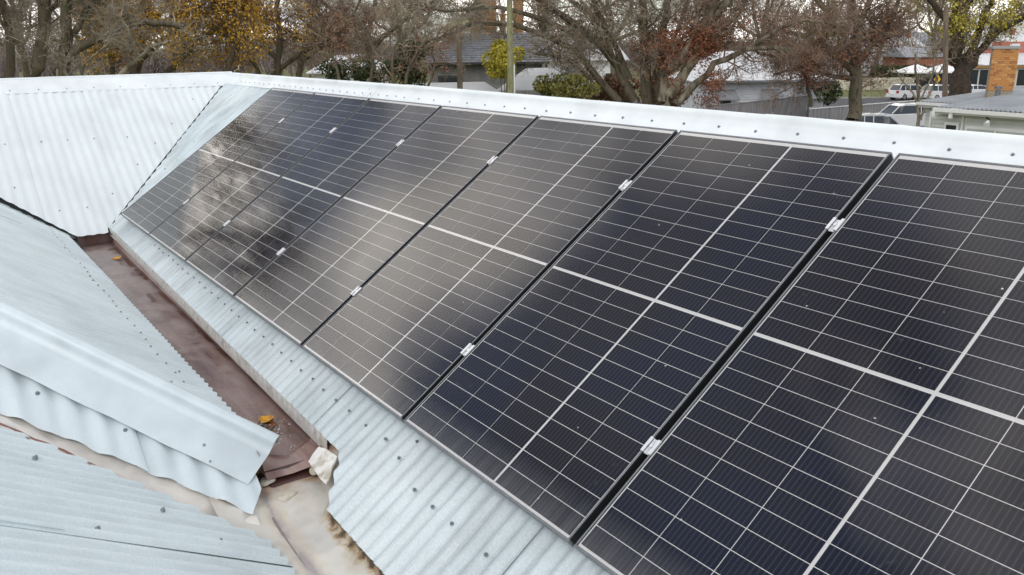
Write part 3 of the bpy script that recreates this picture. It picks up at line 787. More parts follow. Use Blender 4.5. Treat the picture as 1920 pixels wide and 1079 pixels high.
def children(rs, P, Rr, n_each, length, rad, spread=.9, up=.15, tmin=.15, K=4, curl=.25):
    """branches springing from the given paths"""
    n, k, _ = P.shape
    pi = np.repeat(np.arange(n), n_each); t = rs.uniform(tmin, 1.0, len(pi)) * (k - 1) * .999
    i0 = t.astype(int); f = (t - i0)[:, None]
    o = P[pi, i0] * (1 - f) + P[pi, i0 + 1] * f
    tg = P[pi, i0 + 1] - P[pi, i0]; tg /= np.linalg.norm(tg, axis=1, keepdims=True) + 1e-9
    rr = Rr[pi, i0] * (1 - f[:, 0]) + Rr[pi, i0 + 1] * f[:, 0]
    rv = rs.normal(size=(len(pi), 3)); rv -= tg * (rv * tg).sum(1, keepdims=True); rv /= np.linalg.norm(rv, axis=1, keepdims=True) + 1e-9
    d = tg * (1 - spread * .55) + rv * spread + np.array([0, 0, up]); d /= np.linalg.norm(d, axis=1, keepdims=True)
    ln = length * rs.uniform(.45, 1.25, len(pi)) * (1.1 - .5 * t / (k - 1))
    Q = np.empty((len(pi), K, 3)); Q[:, 0] = o; cur = d
    for j in range(1, K):
        cur = cur + rs.normal(size=cur.shape) * curl + np.array([0, 0, up * .35]); cur /= np.linalg.norm(cur, axis=1, keepdims=True)
        Q[:, j] = Q[:, j-1] + cur * (ln / (K - 1))[:, None]
    r0 = np.minimum(rr * .62, rad)
    tap = np.linspace(1, .35, K)
    return Q, r0[:, None] * tap[None, :]
def leaf_quads(rs, pts, size, tilt=1.):
    n = len(pts)
    a = rs.normal(size=(n, 3)); a /= np.linalg.norm(a, axis=1, keepdims=True)
    b = np.cross(a, rs.normal(size=(n, 3))); b /= np.linalg.norm(b, axis=1, keepdims=True) + 1e-9
    s = size * rs.uniform(.5, 1.3, n)[:, None]
    V = np.stack([pts - a*s, pts + b*s*.6, pts + a*s, pts - b*s*.6], 1).reshape(-1, 3)
    return V, np.arange(n * 4).reshape(n, 4)

M_BARK = noisy('bark', (.05, .038, .028), (.14, .115, .08), 5, .9, 6, stretch=(1, 1, .35), c3=(.10, .11, .055), lo=.3, hi=.72, bump=.5)
M_BARKP = noisy('pale_lichened_bark', (.10, .09, .06), (.30, .27, .20), 4, .9, 6, stretch=(1, 1, .35), lo=.38, hi=.66, bump=.5)
M_TW = noisy('twigs_brown', (.13, .095, .065), (.38, .30, .21), 1.2, .85, 3)
M_TWG = noisy('twigs_grey', (.14, .115, .08), (.44, .38, .29), 1.0, .85, 3)
M_TWR = noisy('twigs_reddish', (.14, .09, .065), (.36, .26, .19), 1.1, .85, 3)
def leafm(name, c1, c2, c3=None):
    m = noisy(name, c1, c2, 2.3, .7, 3, c3=c3); b = m.node_tree.nodes['Principled BSDF']
    b.inputs['Subsurface Weight'].default_value = 0
    return m
M_LY = leafm('leaves_gold', (.50, .25, .015), (.72, .44, .03), (.42, .20, .03))
M_LR = leafm('leaves_russet', (.13, .035, .018), (.25, .08, .035), (.30, .15, .07))
M_LB = leafm('leaves_dry_brown', (.12, .06, .03), (.25, .13, .06))
M_LG = leafm('leaves_yellow_green', (.30, .27, .03), (.52, .44, .05), (.18, .20, .03))
M_LD = leafm('leaves_dark_green', (.020, .036, .012), (.07, .09, .03))
M_LO = leafm('leaves_olive', (.10, .11, .02), (.19, .17, .03))

def tree(label, d, limbs, seed, levels=((11, 2.6, .05, .9), (7, 1.5, .022, .95), (6, .85, .012, 1.), (4, .45, .009, 1.)), bark=None, twm=None,
         leaves=None, group=None, name='bare_tree', base=None, up=.12, tmin=.15, leafbox=None, category='tree'):
    """limbs: list of (points, r0 px, r1 px); a point is (px, py) or (px, py, metres farther)"""
    rs = np.random.RandomState(seed); sc = d / FPX
    L = []
    for pts, r0, r1 in limbs:
        P = np.array([at(p[0], p[1], d + (p[2] if len(p) > 2 else 0)) for p in pts])
        s = np.linspace(0, len(P) - 1, 12); i0 = np.minimum(s.astype(int), len(P) - 2); f = (s - i0)[:, None]
        # Catmull-Rom through the points
        Pm = P[np.maximum(i0 - 1, 0)]; P0 = P[i0]; P1 = P[i0 + 1]; P2 = P[np.minimum(i0 + 2, len(P) - 1)]
        Q = .5 * ((2 * P0) + (-Pm + P1) * f + (2*Pm - 5*P0 + 4*P1 - P2) * f**2 + (-Pm + 3*P0 - 3*P1 + P2) * f**3)
        Q[1:-1] += rs.normal(size=(10, 3)) * sc * r0 * .25
        L.append((Q, np.linspace(r0, r1, 12) * sc))
    LP = np.array([q for q, _ in L]); LR = np.array([r for _, r in L])
    b0 = LP[0][0].copy(); b0[2] = 0
    root = empty(name, b0, label, category, group)
    V, F = tri_quad_tubes(LP, LR, 8)
    # trunk down to the ground
    tp = np.linspace(0, 1, 12)[:, None]; foot = b0 + (LP[0][0] - b0) * tp
    V2, F2 = tri_quad_tubes(foot[None], np.linspace(LR[0][0] * 1.35, LR[0][0], 12)[None], 8)
    me = mesh_np('trunk', np.vstack([V, V2]), np.vstack([F, F2 + len(V)]), bark or M_BARK, True); link('trunk', me, root)
    P, Rr = LP, LR; VV = []; FF = []; off = 0; ends = None
    for li, (n_, ln, rad, spd) in enumerate(levels):
        last = li == len(levels) - 1
        P, Rr = children(rs, P, Rr, n_, ln, rad, spd, up if li < 2 else up * .4, tmin if li == 0 else .12, K=4 if li < 2 else (3 if not last else 2), curl=.28)
        Rr = np.maximum(Rr, .009 * d / 45)
        V, F = tri_quad_tubes(P, Rr, 5 if li == 0 else (4 if li == 1 else 3)); VV.append(V); FF.append(F + off); off += len(V)
        if last: ends = P[:, -1]
    link('twigs', mesh_np('twigs', np.vstack(VV), np.vstack(FF), twm or M_TW), root)['kind'] = 'stuff'
    if leaves:
        for lm, cnt, size, cond in leaves:
            sel = ends
            if cond is not None:
                rel = sel - CAM; f = rel @ WR            # back to picture coordinates, to see which twigs keep leaves
                pxx = 960 + FPX * f[:, 0] / f[:, 2]; pyy = 539.5 + FPX * f[:, 1] / f[:, 2]
                x0, y0_, x1, y1_ = cond; k = (pxx > x0) & (pxx < x1) & (pyy > y0_) & (pyy < y1_); sel = sel[k]
            if len(sel) == 0: continue
            # clumps
            cl = sel[rs.randint(0, len(sel), max(4, cnt // 26))]
            pts = cl[rs.randint(0, len(cl), cnt)] + rs.normal(size=(cnt, 3)) * .28
            V, F = leaf_quads(rs, pts, size); link('leaves', mesh_np('leaves', V, F, lm), root)['kind'] = 'stuff'
    return root

# ---- sky side: ground, road, verges
M_GRASS = noisy('grass', (.05, .065, .018), (.12, .13, .035), .6, .9, 6, c3=(.15, .12, .05))
M_ASPH = noisy('asphalt', (.045, .046, .05), (.075, .075, .08), 1.5, .9, 6)
M_CONC = noisy('concrete', (.28, .27, .26), (.40, .39, .37), 1.2, .85, 6)
def sheet(name, pts, z, m, **k):
    b = MB(); b.add([(p[0], p[1], z) for p in pts], [tuple(range(len(pts)))]); return link(name, b.mesh(name, m), **k)
sheet('ground', [(-1500, -1500), (1500, -1500), (1500, 1500), (-1500, 1500)], 0, M_GRASS, kind='structure')
RH = np.array([.5715, .8206])
def gp(px, d): return ground_at(px, d)[:2]
def strip(px0, px1, d0, d1, d2=None, d3=None):
    return [gp(px0, d0), gp(px1, d1), gp(px1, d3 or d1), gp(px0, d2 or d0)]
sheet('street', [gp(900, 83), gp(2300, 86), gp(2300, 99), gp(900, 95)], .004, M_ASPH, kind='structure')
sheet('car_park', [gp(1100, 40), gp(2100, 40), gp(2100, 68), gp(1100, 68)], .004, M_ASPH, kind='structure')
for n_, (a, b_, c_, e_) in (('kerb', (gp(900, 82.6), gp(2300, 85.6), gp(2300, 86), gp(900, 83))), ('kerb', (gp(900, 95), gp(2300, 99), gp(2300, 99.4), gp(900, 95.4)))):
    b = MB(); b.prism([(q[0], q[1], 0) for q in (a, b_, c_, e_)], (0, 0, .12)); link(n_, b.mesh(n_, M_CONC), kind='structure')

# ---- generic oriented box builder for buildings: local frame at (px, d) with yaw
def frame_at(px, d, yaw=0., z=0., lev=None):
    g = ground_at(px, d, z, lev); a = math.atan2(FH[0], -FH[1]) + 0   # local x to picture right, y away
    th = math.atan2(RH[1], RH[0]) + R(yaw)
    return Vector(g), th
def building(name, px, d, label, category='building', yaw=0., group=None, z=0., lev=2.):
    g, th = frame_at(px, d, yaw, z, lev); o = empty(name, g, label, category, group); o.rotation_euler = (0, 0, th); return o
def part(name, mb, m, parent, loc=(0, 0, 0), **k): return link(name, mb.mesh(name, m), parent, loc=Vector(loc), **k)
def bx(*bs):
    b = MB()
    for a, c in bs: b.box(a, c)
    return b
def gable(b, x0, x1, y0, y1, ze, zr, ov=.3, th=.06, hip=0.):
    """roof with its ridge along x"""
    ym = (y0 + y1) / 2
    A = [(x0 - ov, y0 - ov, ze), (x1 + ov, y0 - ov, ze), (x1 + ov, y1 + ov, ze), (x0 - ov, y1 + ov, ze), (x0 + hip, ym, zr), (x1 - hip, ym, zr)]
    A += [(p[0], p[1], p[2] - th) for p in A[:4]]
    b.add(A, [(0, 1, 5, 4), (2, 3, 4, 5), (3, 0, 4), (1, 2, 5), (0, 6, 7, 1), (1, 7, 8, 2), (2, 8, 9, 3), (3, 9, 6, 0), (6, 9, 8, 7)])
M_PALEROOF = noisy('pale_metal_roof', (.50, .51, .52), (.62, .63, .64), .5, .5, 4)
M_GREYROOF = noisy('grey_metal_roof', (.20, .22, .24), (.30, .32, .34), .6, .45, 4)
M_SLATE = noisy('slate', (.12, .13, .15), (.22, .23, .25), 2.5, .5, 5)
M_WHITE = noisy('white_paint', (.62, .63, .64), (.74, .75, .76), 1, .6)
M_BOARD = noisy('grey_white_boards', (.44, .46, .50), (.56, .58, .62), 1.3, .65, 4)
M_BOARD2 = noisy('green_white_boards', (.47, .50, .47), (.56, .59, .56), 1.3, .65, 4)
M_DARK = mat('dark_recess', (.02, .022, .025), .3)
M_WIN = mat('window_glass', (.02, .026, .032), .08, 0, .8)
M_BRICKR = noisy('red_brick', (.22, .08, .05), (.34, .14, .09), 3, .85, 5)
M_CREAMW = noisy('cream_render', (.56, .50, .38), (.66, .60, .47), 1, .8)
M_LIME = noisy('limestone_wall', (.42, .39, .30), (.66, .62, .50), 1.6, .9, 6)
M_FENCE = noisy('grey_paling', (.20, .20, .21), (.33, .32, .33), 2, .85, 5, stretch=(4, 4, .4))
M_TIMB = noisy('weathered_pole', (.12, .09, .065), (.24, .19, .14), 6, .9, 5, stretch=(1, 1, .15))
M_MOSS = noisy('mossy_pole', (.14, .15, .07), (.27, .27, .15), 7, .9, 5, stretch=(1, 1, .3), c3=(.20, .17, .12))
M_ORANGE = noisy('orange_brick', (.34, .13, .035), (.55, .26, .08), 4, .85, 5, c3=(.62, .33, .12))
M_MORTAR = mat('mortar', (.30, .25, .18), .9)

# nearest building at right: low ribbed roof, board walls
nb = building('weatherboard_outbuilding', 1765, 36, 'pale weatherboard building with ribbed grey roof and white gutter at the right edge', 'building', yaw=-60, lev=3.8)
wb = bx(((-.42, .12, 0), (7.5, 7.5, 3.62)), ((-2.75, 3.1, 0), (-.42, 9, 3.55)))
part('wall', wb, M_BOARD2, nb)
for k in range(13):
    z = 3.58 - k * .165
    b = MB(); b.prism([(-.45, .12, z), (7.5, .12, z), (7.5, .08, z - .16), (-.45, .08, z - .16)], (0, .02, 0)); part('board', b, M_BOARD2, nb)
    b = MB(); b.prism([(-.47, .09, z), (-.47, 3.1, z), (-.50, 3.1, z - .16), (-.50, .09, z - .16)], (.02, 0, 0)); part('board', b, M_BOARD2, nb)
    b = MB(); b.prism([(-2.78, 3.1, z), (-.5, 3.1, z), (-.5, 3.06, z - .16), (-2.78, 3.06, z - .16)], (0, .02, 0)); part('board', b, M_BOARD2, nb)
def ribbed(x0, y0, y1, zf, n_, parent):
    for i in range(n_):
        b = MB(); xa0 = x0 + .76 * i
        for r_ in range(4):
            xa = xa0 + .19 * r_; pr = [(xa, 0), (xa + .025, .04), (xa + .06, .04), (xa + .085, 0), (xa + .19, 0)]
            for q in range(4):
                (xb, hb), (xc, hc) = pr[q], pr[q+1]
                b.prism([(xb, y0, zf(y0) + hb), (xc, y0, zf(y0) + hc), (xc, y1, zf(y1) + hc), (xb, y1, zf(y1) + hb)], (0, 0, -.012))
        part('roof_sheet', b, M_GREYROOF, parent)
ribbed(.0, -.30, 8.0, lambda y: 3.78 + (y + .3) * .060, 10, nb)
ribbed(-2.95, 2.70, 10.5, lambda y: 3.72 + (y - 2.7) * .050, 4, nb)
part('fascia', bx(((-.02, -.28, 3.52), (7.6, -.23, 3.74)), ((-2.95, 2.74, 3.46), (-.05, 2.79, 3.68))), M_WHITE, nb)
part('gutter', bx(((-.10, -.42, 3.60), (7.6, -.285, 3.75)), ((-.10, -.42, 3.40), (.02, -.32, 3.60)), ((.62, -.38, 3.36), (.76, -.29, 3.60))), mat('gutter_white', (.70, .71, .70), .5), nb)
part('gutter', bx(((-3.0, 2.60, 3.58), (-.1, 2.72, 3.70))), bpy.data.materials['gutter_white'], nb)
part('soffit', bx(((-.02, -.23, 3.50), (7.6, .1, 3.53))), M_WHITE, nb)
f = part('window', bx(((.22, .02, 1.9), (.86, .075, 3.16))), M_WHITE, nb); link('pane', bx(((.32, .0, 2.0), (.76, .018, 3.06))).mesh('pane', M_WIN), f, loc=Vector((0, 0, 0)))
f = part('window', bx(((1.15, .02, 1.6), (6.6, .075, 3.10))), M_WHITE, nb)
for a in (1.25, 2.45, 3.65, 4.85): link('blind', bx(((a, .0, 1.7), (a + 1.12, .018, 2.98))).mesh('blind', noisy('blind', (.34, .38, .35), (.42, .46, .42), 2, .7)), f, loc=Vector((0, 0, 0)))
part('corner_trim', bx(((.95, .03, .5), (1.03, .078, 3.5)), ((-.50, .04, .5), (-.42, .11, 3.55))), M_WHITE, nb)
vp = building('vent_pipe', 1870, 38.5, 'short galvanised vent pipe on the ribbed grey roof', 'vent pipe', lev=4)
b = MB(); b.tube([(0, 0, 3.7), (0, 0, 4.30)], .11, 14); part('pipe', b, M_ALU, vp); b = MB(); b.tube([(0, 0, 4.33), (0, 0, 4.44)], [.17, .17], 14); part('cowl', b, M_ALU, vp)
fl = building('flood_light', 1850, 34.0, 'small white flood light fixed under the outbuilding gutter', 'flood light', lev=3.3)
b = MB(); b.tube([(-.02, 0, 3.50), (.02, -.12, 3.39)], .045, 8); part('arm', b, M_DARK, fl)
b = MB(); b.tube([(.0, -.1, 3.36), (-.16, -.3, 3.22)], [.06, .12], 12); part('lamp_head', b, M_WHITE, fl)
# brick chimney behind it
ch_ = building('brick_chimney', 1881, 39.5, 'tall orange brick chimney with grey cap, behind the ribbed roof at right', 'chimney', yaw=-18, lev=5)
part('core', bx(((-.50, .02, 0), (.50, .6, 6.02))), M_MORTAR, ch_)
rnd = random.Random(2); brick = bx(((0, 0, 0), (.222, .10, .078))).mesh('brick', M_ORANGE); bricks = [brick, bx(((0, 0, 0), (.222, .10, .078))).mesh('brick', noisy('dark_orange_brick', (.30, .12, .04), (.42, .19, .06), 4, .85)), bx(((0, 0, 0), (.222, .10, .078))).mesh('brick', noisy('pale_orange_brick', (.50, .26, .10), (.66, .38, .16), 4, .85))]
for c in range(20):
    z = 5.93 - c * .0905
    for k in range(-1, 5):
        xx = -.51 + k * .233 + (.116 if c % 2 else 0)
        if xx < -.52 or xx > .30: 
            if not (-.75 < xx < .52): continue
        o = link('brick', rnd.choice(bricks[:1] * 4 + bricks), ch_, loc=Vector((max(xx, -.52), rnd.uniform(-.004, .004), z)))
        wdt = min(xx + .222, .52) - max(xx, -.52)
        if wdt < .04: bpy.data.objects.remove(o); continue
        o.scale = (wdt / .222, 1, 1)
part('cap', bx(((-.56, -.05, 6.02), (.56, .66, 6.14))), mat('chimney_cap', (.30, .30, .30), .8), ch_)

# weatherboard house behind the trees (centre right)
wh = building('weatherboard_house', 1400, 70, 'pale weatherboard house with dark window hoods behind the russet tree', 'house', yaw=5)
part('wall', bx(((-3.8, .1, 0), (6.5, 8, 3.3))), M_BOARD, wh)
for k in range(15):
    z = 3.25 - k * .2
    b = MB(); b.prism([(-3.85, .1, z), (6.5, .1, z), (6.5, .05, z - .19), (-3.85, .05, z - .19)], (0, .02, 0)); part('board', b, M_BOARD, wh)
b = MB(); gable(b, -3.8, 6.5, 0, 8, 3.35, 5.6, .45, .1, 2.5); part('roof', b, M_PALEROOF, wh)
part('gutter', bx(((-4.25, -.55, 3.22), (6.95, -.45, 3.38))), M_SLATE, wh)
for xx in (-2.15, 1.55, 4.2):
    f = part('window', bx(((xx - .1, -.0, .7), (xx + 1.0, .045, 2.0))), M_WHITE, wh)
    link('pane', bx(((xx, -.02, .8), (xx + .85, -.003, 1.4)), ((xx, -.02, 1.45), (xx + .85, -.003, 1.9))).mesh('pane', M_WIN), f, loc=Vector((0, 0, 0)))
    b = MB(); b.prism([(xx - .25, .04, 2.6), (xx + 1.15, .04, 2.6), (xx + 1.4, -.65, 1.85), (xx - .5, -.65, 1.85)], (0, 0, .05)); part('window_hood', b, noisy('grey_hood', (.16, .17, .18), (.24, .25, .26), 3, .7), wh)

# paling fence with pale capping, in panels
def fence(name, label, segs, m, capm, pal=.16, group=None):
    p0 = at(*segs[0][:2], segs[0][2]); base = p0.copy(); base[2] = 0
    root = empty(name, base, label, 'fence', group)
    for (xa, ya, da), (xb, yb_, db) in zip(segs[:-1], segs[1:]):
        A = at(xa, ya, da); B = at(xb, yb_, db); L_ = np.linalg.norm((B - A)[:2]); n = max(2, int(L_ / 2.4)); t = (B - A) / L_; nrm = np.array([-t[1], t[0], 0])
        for k in range(n):
            a = A + (B - A) * k / n; b_ = A + (B - A) * (k + .985) / n
            m_ = MB(); m_.prism([(a[0], a[1], 0), (b_[0], b_[1], 0), tuple(b_), tuple(a)], nrm * .04)
            q = 7
            for j in range(q):
                c0 = a + (b_ - a) * (j + .25) / q; c1 = a + (b_ - a) * (j + .75) / q
                m_.prism([(c0[0], c0[1], 0), (c1[0], c1[1], 0), tuple(c1), tuple(c0)], -nrm * .03)
            link('fence_panel', m_.mesh('fence_panel', m), root)
        m_ = MB(); up = np.array([0, 0, .06]); m_.prism([A - nrm * .06, B - nrm * .06, B + nrm * .08, A + nrm * .08], up); link('capping', m_.mesh('capping', capm), root)
    return root
fence('paling_fence', 'grey paling fence with pale capping below the weatherboard house', [(1325, 199, 66), (1390, 194, 64), (1515, 180, 62), (1517, 207, 61.9)], M_FENCE, M_CONC)
fence('boundary_fence', 'low grey fence with white top rail between the parked cars and the street verge', [(1500, 207, 68), (1610, 198, 70), (1725, 189, 74), (1790, 184, 76)], M_FENCE, M_WHITE)

# cars
M_CARW = mat('white_car_paint', (.72, .73, .74), .25, 0, .5, .6); M_CARS = mat('silver_white_paint', (.60, .63, .66), .25, .2, .5, .6)
M_TYRE = mat('tyre_rubber', (.02, .02, .02), .8); M_RIM = mat('alloy_rim', (.45, .46, .48), .3, .8)
M_RED = mat('red_lamp_lens', (.40, .02, .02), .2); M_LAMP = mat('clear_lamp_lens', (.6, .62, .65), .1); M_TRIM = mat('dark_trim', (.03, .03, .03), .5)
def car(px, d, yaw, label, kind='suv', paint=None, group='cars in the street and car park'):
    g, th = frame_at(px, d); o = empty('parked_car', g, label, 'car' if kind != 'ute' else 'utility truck', group); o.rotation_euler = (0, 0, th + R(yaw))
    P = {'suv': dict(L=4.5, W=1.84, low=[(-2.22, .35), (-2.25, .62), (-2.18, 1.0), (-2.05, 1.05), (1.1, 1.0), (1.9, .88), (2.2, .72), (2.25, .40)], cab=[(-2.10, 1.02), (-1.75, 1.60), (-1.2, 1.68), (.1, 1.66), (.55, 1.50), (1.25, .98)]),
         'sedan': dict(L=4.6, W=1.8, low=[(-2.28, .35), (-2.3, .62), (-2.25, .98), (-1.5, 1.0), (1.05, .95), (1.95, .84), (2.25, .66), (2.28, .38)], cab=[(-1.85, .98), (-1.2, 1.36), (-.7, 1.44), (.1, 1.43), (.45, 1.34), (1.2, .94)]),
         'ute': dict(L=5.3, W=1.88, low=[(-2.65, .55), (-2.68, .8), (-2.65, 1.18), (-2.5, 1.2), (1.35, 1.15), (2.3, 1.05), (2.6, .85), (2.65, .5)], cab=[(-2.55, 1.18), (-2.45, 1.80), (-2.2, 1.86), (.4, 1.86), (.8, 1.72), (1.45, 1.14)])}[kind]
    W = P['W'] / 2; paint = paint or M_CARW
    def loft(pr, secs):
        b = MB(); n = len(pr); V = []
        for (yy, fx, fz, z0) in secs:
            for (x, z) in pr: V.append((x * fx, yy, z0 + (z - z0) * fz))
        F = [(s*n + k, s*n + (k+1) % n, (s+1)*n + (k+1) % n, (s+1)*n + k) for s in range(len(secs) - 1) for k in range(n)]
        b.add(V, F + [tuple(range(n)), tuple(range((len(secs)-1)*n, len(secs)*n))[::-1]]); return b
    low = P['low'] + [(P['low'][-1][0] - .1, .26), (P['low'][0][0] + .1, .26)]
    bd = part('body', loft(low, [(-W, .97, .92, .6), (-W + .06, 1, 1, .6), (W - .06, 1, 1, .6), (W, .97, .92, .6)]), paint, o)
    zc = P['cab'][0][1]
    gh = part('cabin_glass', loft(P['cab'], [(-W + .10, .985, .02, zc), (-W + .24, .965, .95, zc), (W - .24, .965, .95, zc), (W - .10, .985, .02, zc)]), M_WIN, o)
    c = P['cab']; b = MB(); zt = max(z for _, z in c)
    b.prism([(x * .965, -W + .22, zc + (z - zc) * .95 + .012) for x, z in c[1:-1]], (0, 2 * W - .44, 0))
    part('roof_panel', b, paint, o)
    b = MB()
    for s in (-1, 1):
        for xa, xb in ((c[0][0], c[1][0]), (c[-1][0], c[-2][0])):
            b.tube([(xa * .98, s * (W - .11), zc), (xb * .965, s * (W - .235), zc + (c[1][1] - zc) * .95)], .045, 6)
        for xm in ((c[1][0] + c[-2][0]) / 2, c[1][0] * .62 + c[-2][0] * .38 - .35): b.tube([(xm, s * (W - .105), zc), (xm, s * (W - .225), zc + (zt - zc) * .95)], .04, 6)
    part('pillar', b, paint, o)
    for xw in (-P['L'] * .30, P['L'] * .31):
        for s in (-1, 1):
            rw = .33 if kind != 'ute' else .38
            b = MB(); b.tube([(0, -.11, 0), (0, -.09, 0), (0, .09, 0), (0, .11, 0)], [rw * .9, rw, rw, rw * .9], 20); wl_ = part('wheel', b, M_TYRE, o, loc=(xw, s * (W - .1), rw))
            b = MB(); b.tube([(0, -.118, 0), (0, .118, 0)], rw * .62, 14); link('rim', b.mesh('rim', M_RIM), wl_, loc=Vector((0, 0, 0)))
            b = MB(); b.tube([(0, -.102, 0), (0, .05, 0)], rw * 1.16, 18); part('wheel_arch', b, M_TRIM, o, loc=(xw, s * (W - .104), rw + .02))
    xr = P['low'][1][0]; xf = P['low'][-2][0]
    for s in (-1, 1):
        part('tail_lamp', bx(((xr - .02, s * (W - .16) - .14, .78), (xr + .28, s * (W - .16) + .165, 1.02))), M_RED, o)
        part('headlight', bx(((xf - .3, s * (W - .2) - .16, .62), (xf + .02, s * (W - .2) + .19, .78))), M_LAMP, o)
    part('bumper', bx(((xr - .06, -W + .05, .32), (xr + .1, W - .05, .52)), ((xf - .1, -W + .05, .30), (xf + .06, W - .05, .46))), M_TRIM if kind == 'ute' else paint, o)
    part('number_plate', bx(((xr - .075, -.25, .58), (xr - .02, .25, .70))), M_WHITE, o)
    return o
car(1703, 94.5, 18, 'white hatchback on the street below the first white umbrella', 'suv')
car(1765, 93, 14, 'white car with red tail lamp beside the street pole', 'suv')
car(1828, 96, 8, 'white sedan parked in front of the cafe windows', 'sedan')
car(1640, 58, 4, 'pale silver car just beyond the roof ridge, beside the dark trunk', 'suv', M_CARS)
car(1692, 64, 186, 'cream white utility with canopy beside the pale outbuilding', 'ute')

# the street's far side: walls, cafe, umbrellas
lw = building('limestone_wall', 1640, 113, 'low cream stone wall behind the grass verge', 'wall', yaw=3)
rnd = random.Random(9)
part('core', bx(((-11, .05, 0), (5.2, .5, 1.5))), M_LIME, lw)
for c in range(4):
    xx = -11 + (c % 2) * .4
    while xx < 5:
        wd = rnd.uniform(.7, 1.3); part('stone', bx(((0, 0, 0), (wd - .04, .1 + rnd.uniform(0, .03), .36))), M_LIME, lw, loc=(xx, -.04, .02 + c * .38)); xx += wd
hg = building('clipped_hedge', 1690, 114.5, 'dark clipped hedge above the cream stone wall', 'hedge')
rs = np.random.RandomState(5); P_ = rs.uniform((-4, -.5, 1.2), (3, .5, 3.0), (2600, 3)); V, F = leaf_quads(rs, P_, .16); link('foliage', mesh_np('foliage', V, F, M_LD), hg, loc=Vector((0, 0, 0)))['kind'] = 'stuff'
cf = building('cafe_building', 1745, 116, 'brick cafe with dark shopfront behind the white umbrellas', 'building')
part('wall', bx(((-3.2, 0, 0), (4.5, 8, 4.0))), M_BRICKR, cf)
part('shopfront', bx(((-2.3, -.06, .2), (4.2, -.01, 2.8))), M_WIN, cf)
for a in (-2.35, -.8, .7, 2.2, 3.7): part('mullion', bx(((a, -.1, .2), (a + .1, -.02, 2.8))), M_TRIM, cf)
b = MB(); gable(b, -3.4, 4.8, 0, 8, 4.0, 5.3, .3); part('roof', b, M_SLATE, cf)
part('pier', bx(((-3.3, -.15, 0), (-2.5, -.02, 3.2))), M_BRICKR, cf)
def umbrella(px, label):
    o = building('cafe_umbrella', px, 108, label, 'umbrella', group='white market umbrellas')
    n = 8; V = [(0, 0, 3.35)]; r1, r2 = .75, 1.95
    for rr, z in ((r1, 2.98), (r2, 2.42), (r2, 2.28)):
        for k in range(4):
            a = R(45 + 90 * k); V.append((rr * 1.41 * math.cos(a), rr * 1.41 * math.sin(a), z))
            a2 = R(90 + 90 * k); V.append((rr * math.cos(a2) * .98, rr * math.sin(a2) * .98, z + .06 * (z > 2.3)))
    F = [(0, 1 + k, 1 + (k+1) % 8) for k in range(8)] + [(1 + r_*8 + k, 9 + r_*8 + k, 9 + r_*8 + (k+1) % 8, 1 + r_*8 + (k+1) % 8) for r_ in range(2) for k in range(8)]
    b = MB(); b.add(V, F); part('canopy', b, mat('white_canvas', (.82, .82, .82), .8) if 'white_canvas' not in bpy.data.materials else bpy.data.materials['white_canvas'], o)
    b = MB(); b.tube([(0, 0, 0), (0, 0, 3.3)], .035, 8); part('pole', b, M_ALU, o)
    b = MB(); b.tube([(0, 0, 3.33), (0, 0, 3.5)], .03, 6); part('finial', b, M_ALU, o)
umbrella(1716, 'white cafe umbrella left of the street pole'); umbrella(1767, 'white cafe umbrella partly behind the street pole and dark trunk')
rf = building('shop_building', 1870, 112, 'shop with cream gable, orange fascia and dark windows behind the brick chimney', 'building', yaw=-4)
part('wall', bx(((-4.2, 0, 0), (9, 6, 2.9))), M_CREAMW, rf)
part('fascia', bx(((-4.2, -.5, 2.65), (9, -.35, 2.95))), mat('ochre_fascia', (.36, .19, .07), .7), rf)
b = MB(); b.prism([(-4.4, -.6, 2.95), (9, -.6, 2.95), (9, 3.0, 4.3), (-2.6, 3.0, 4.3)], (0, 0, .08)); part('awning_roof', b, M_PALEROOF, rf)
for a, wd in ((-3.9, 1.5), (-2.2, 1.3), (2.5, 2.6), (5.5, 2.5)):
    f = part('window', bx(((a - .08, -.08, .3), (a + wd + .08, -.01, 2.5))), M_WHITE, rf); link('pane', bx(((a, -.12, .4), (a + wd, -.09, 2.4))).mesh('pane', M_WIN), f, loc=Vector((0, 0, 0)))
part('gable', bx(((-4.0, 3.2, 3), (-1.4, 6, 5.2))), M_CREAMW, rf)
part('parapet', bx(((-1.4, 3.1, 3), (1.6, 6, 5.0)), ((1.6, 3.1, 3), (9, 6, 5.8))), noisy('red_render', (.40, .13, .09), (.50, .19, .14), 1, .8), rf)
part('sign_board', bx(((2.55, 2.95, 4.25), (3.75, 3.05, 5.55))), M_WHITE, rf)
# a yellow diamond warning sign
ws = building('warning_sign', 1758, 104, 'yellow diamond road sign by the umbrellas', 'road sign')
b = MB(); b.tube([(0, 0, 0), (0, 0, 2.1)], .03, 6); part('post', b, M_ALU, ws)
b = MB(); b.prism([(0, -.04, 1.15), (.42, -.04, 1.65), (0, -.04, 2.2), (-.42, -.04, 1.65)], (0, .02, 0)); part('plate', b, mat('sign_yellow', (.75, .42, .02), .5), ws)
b = MB(); b.prism([(-.06, -.05, 1.4), (.06, -.05, 1.4), (.06, -.05, 1.75), (.16, -.05, 1.75), (0, -.05, 1.95), (-.16, -.05, 1.75), (-.06, -.05, 1.75)], (0, .008, 0)); part('symbol', b, M_TRIM, ws)

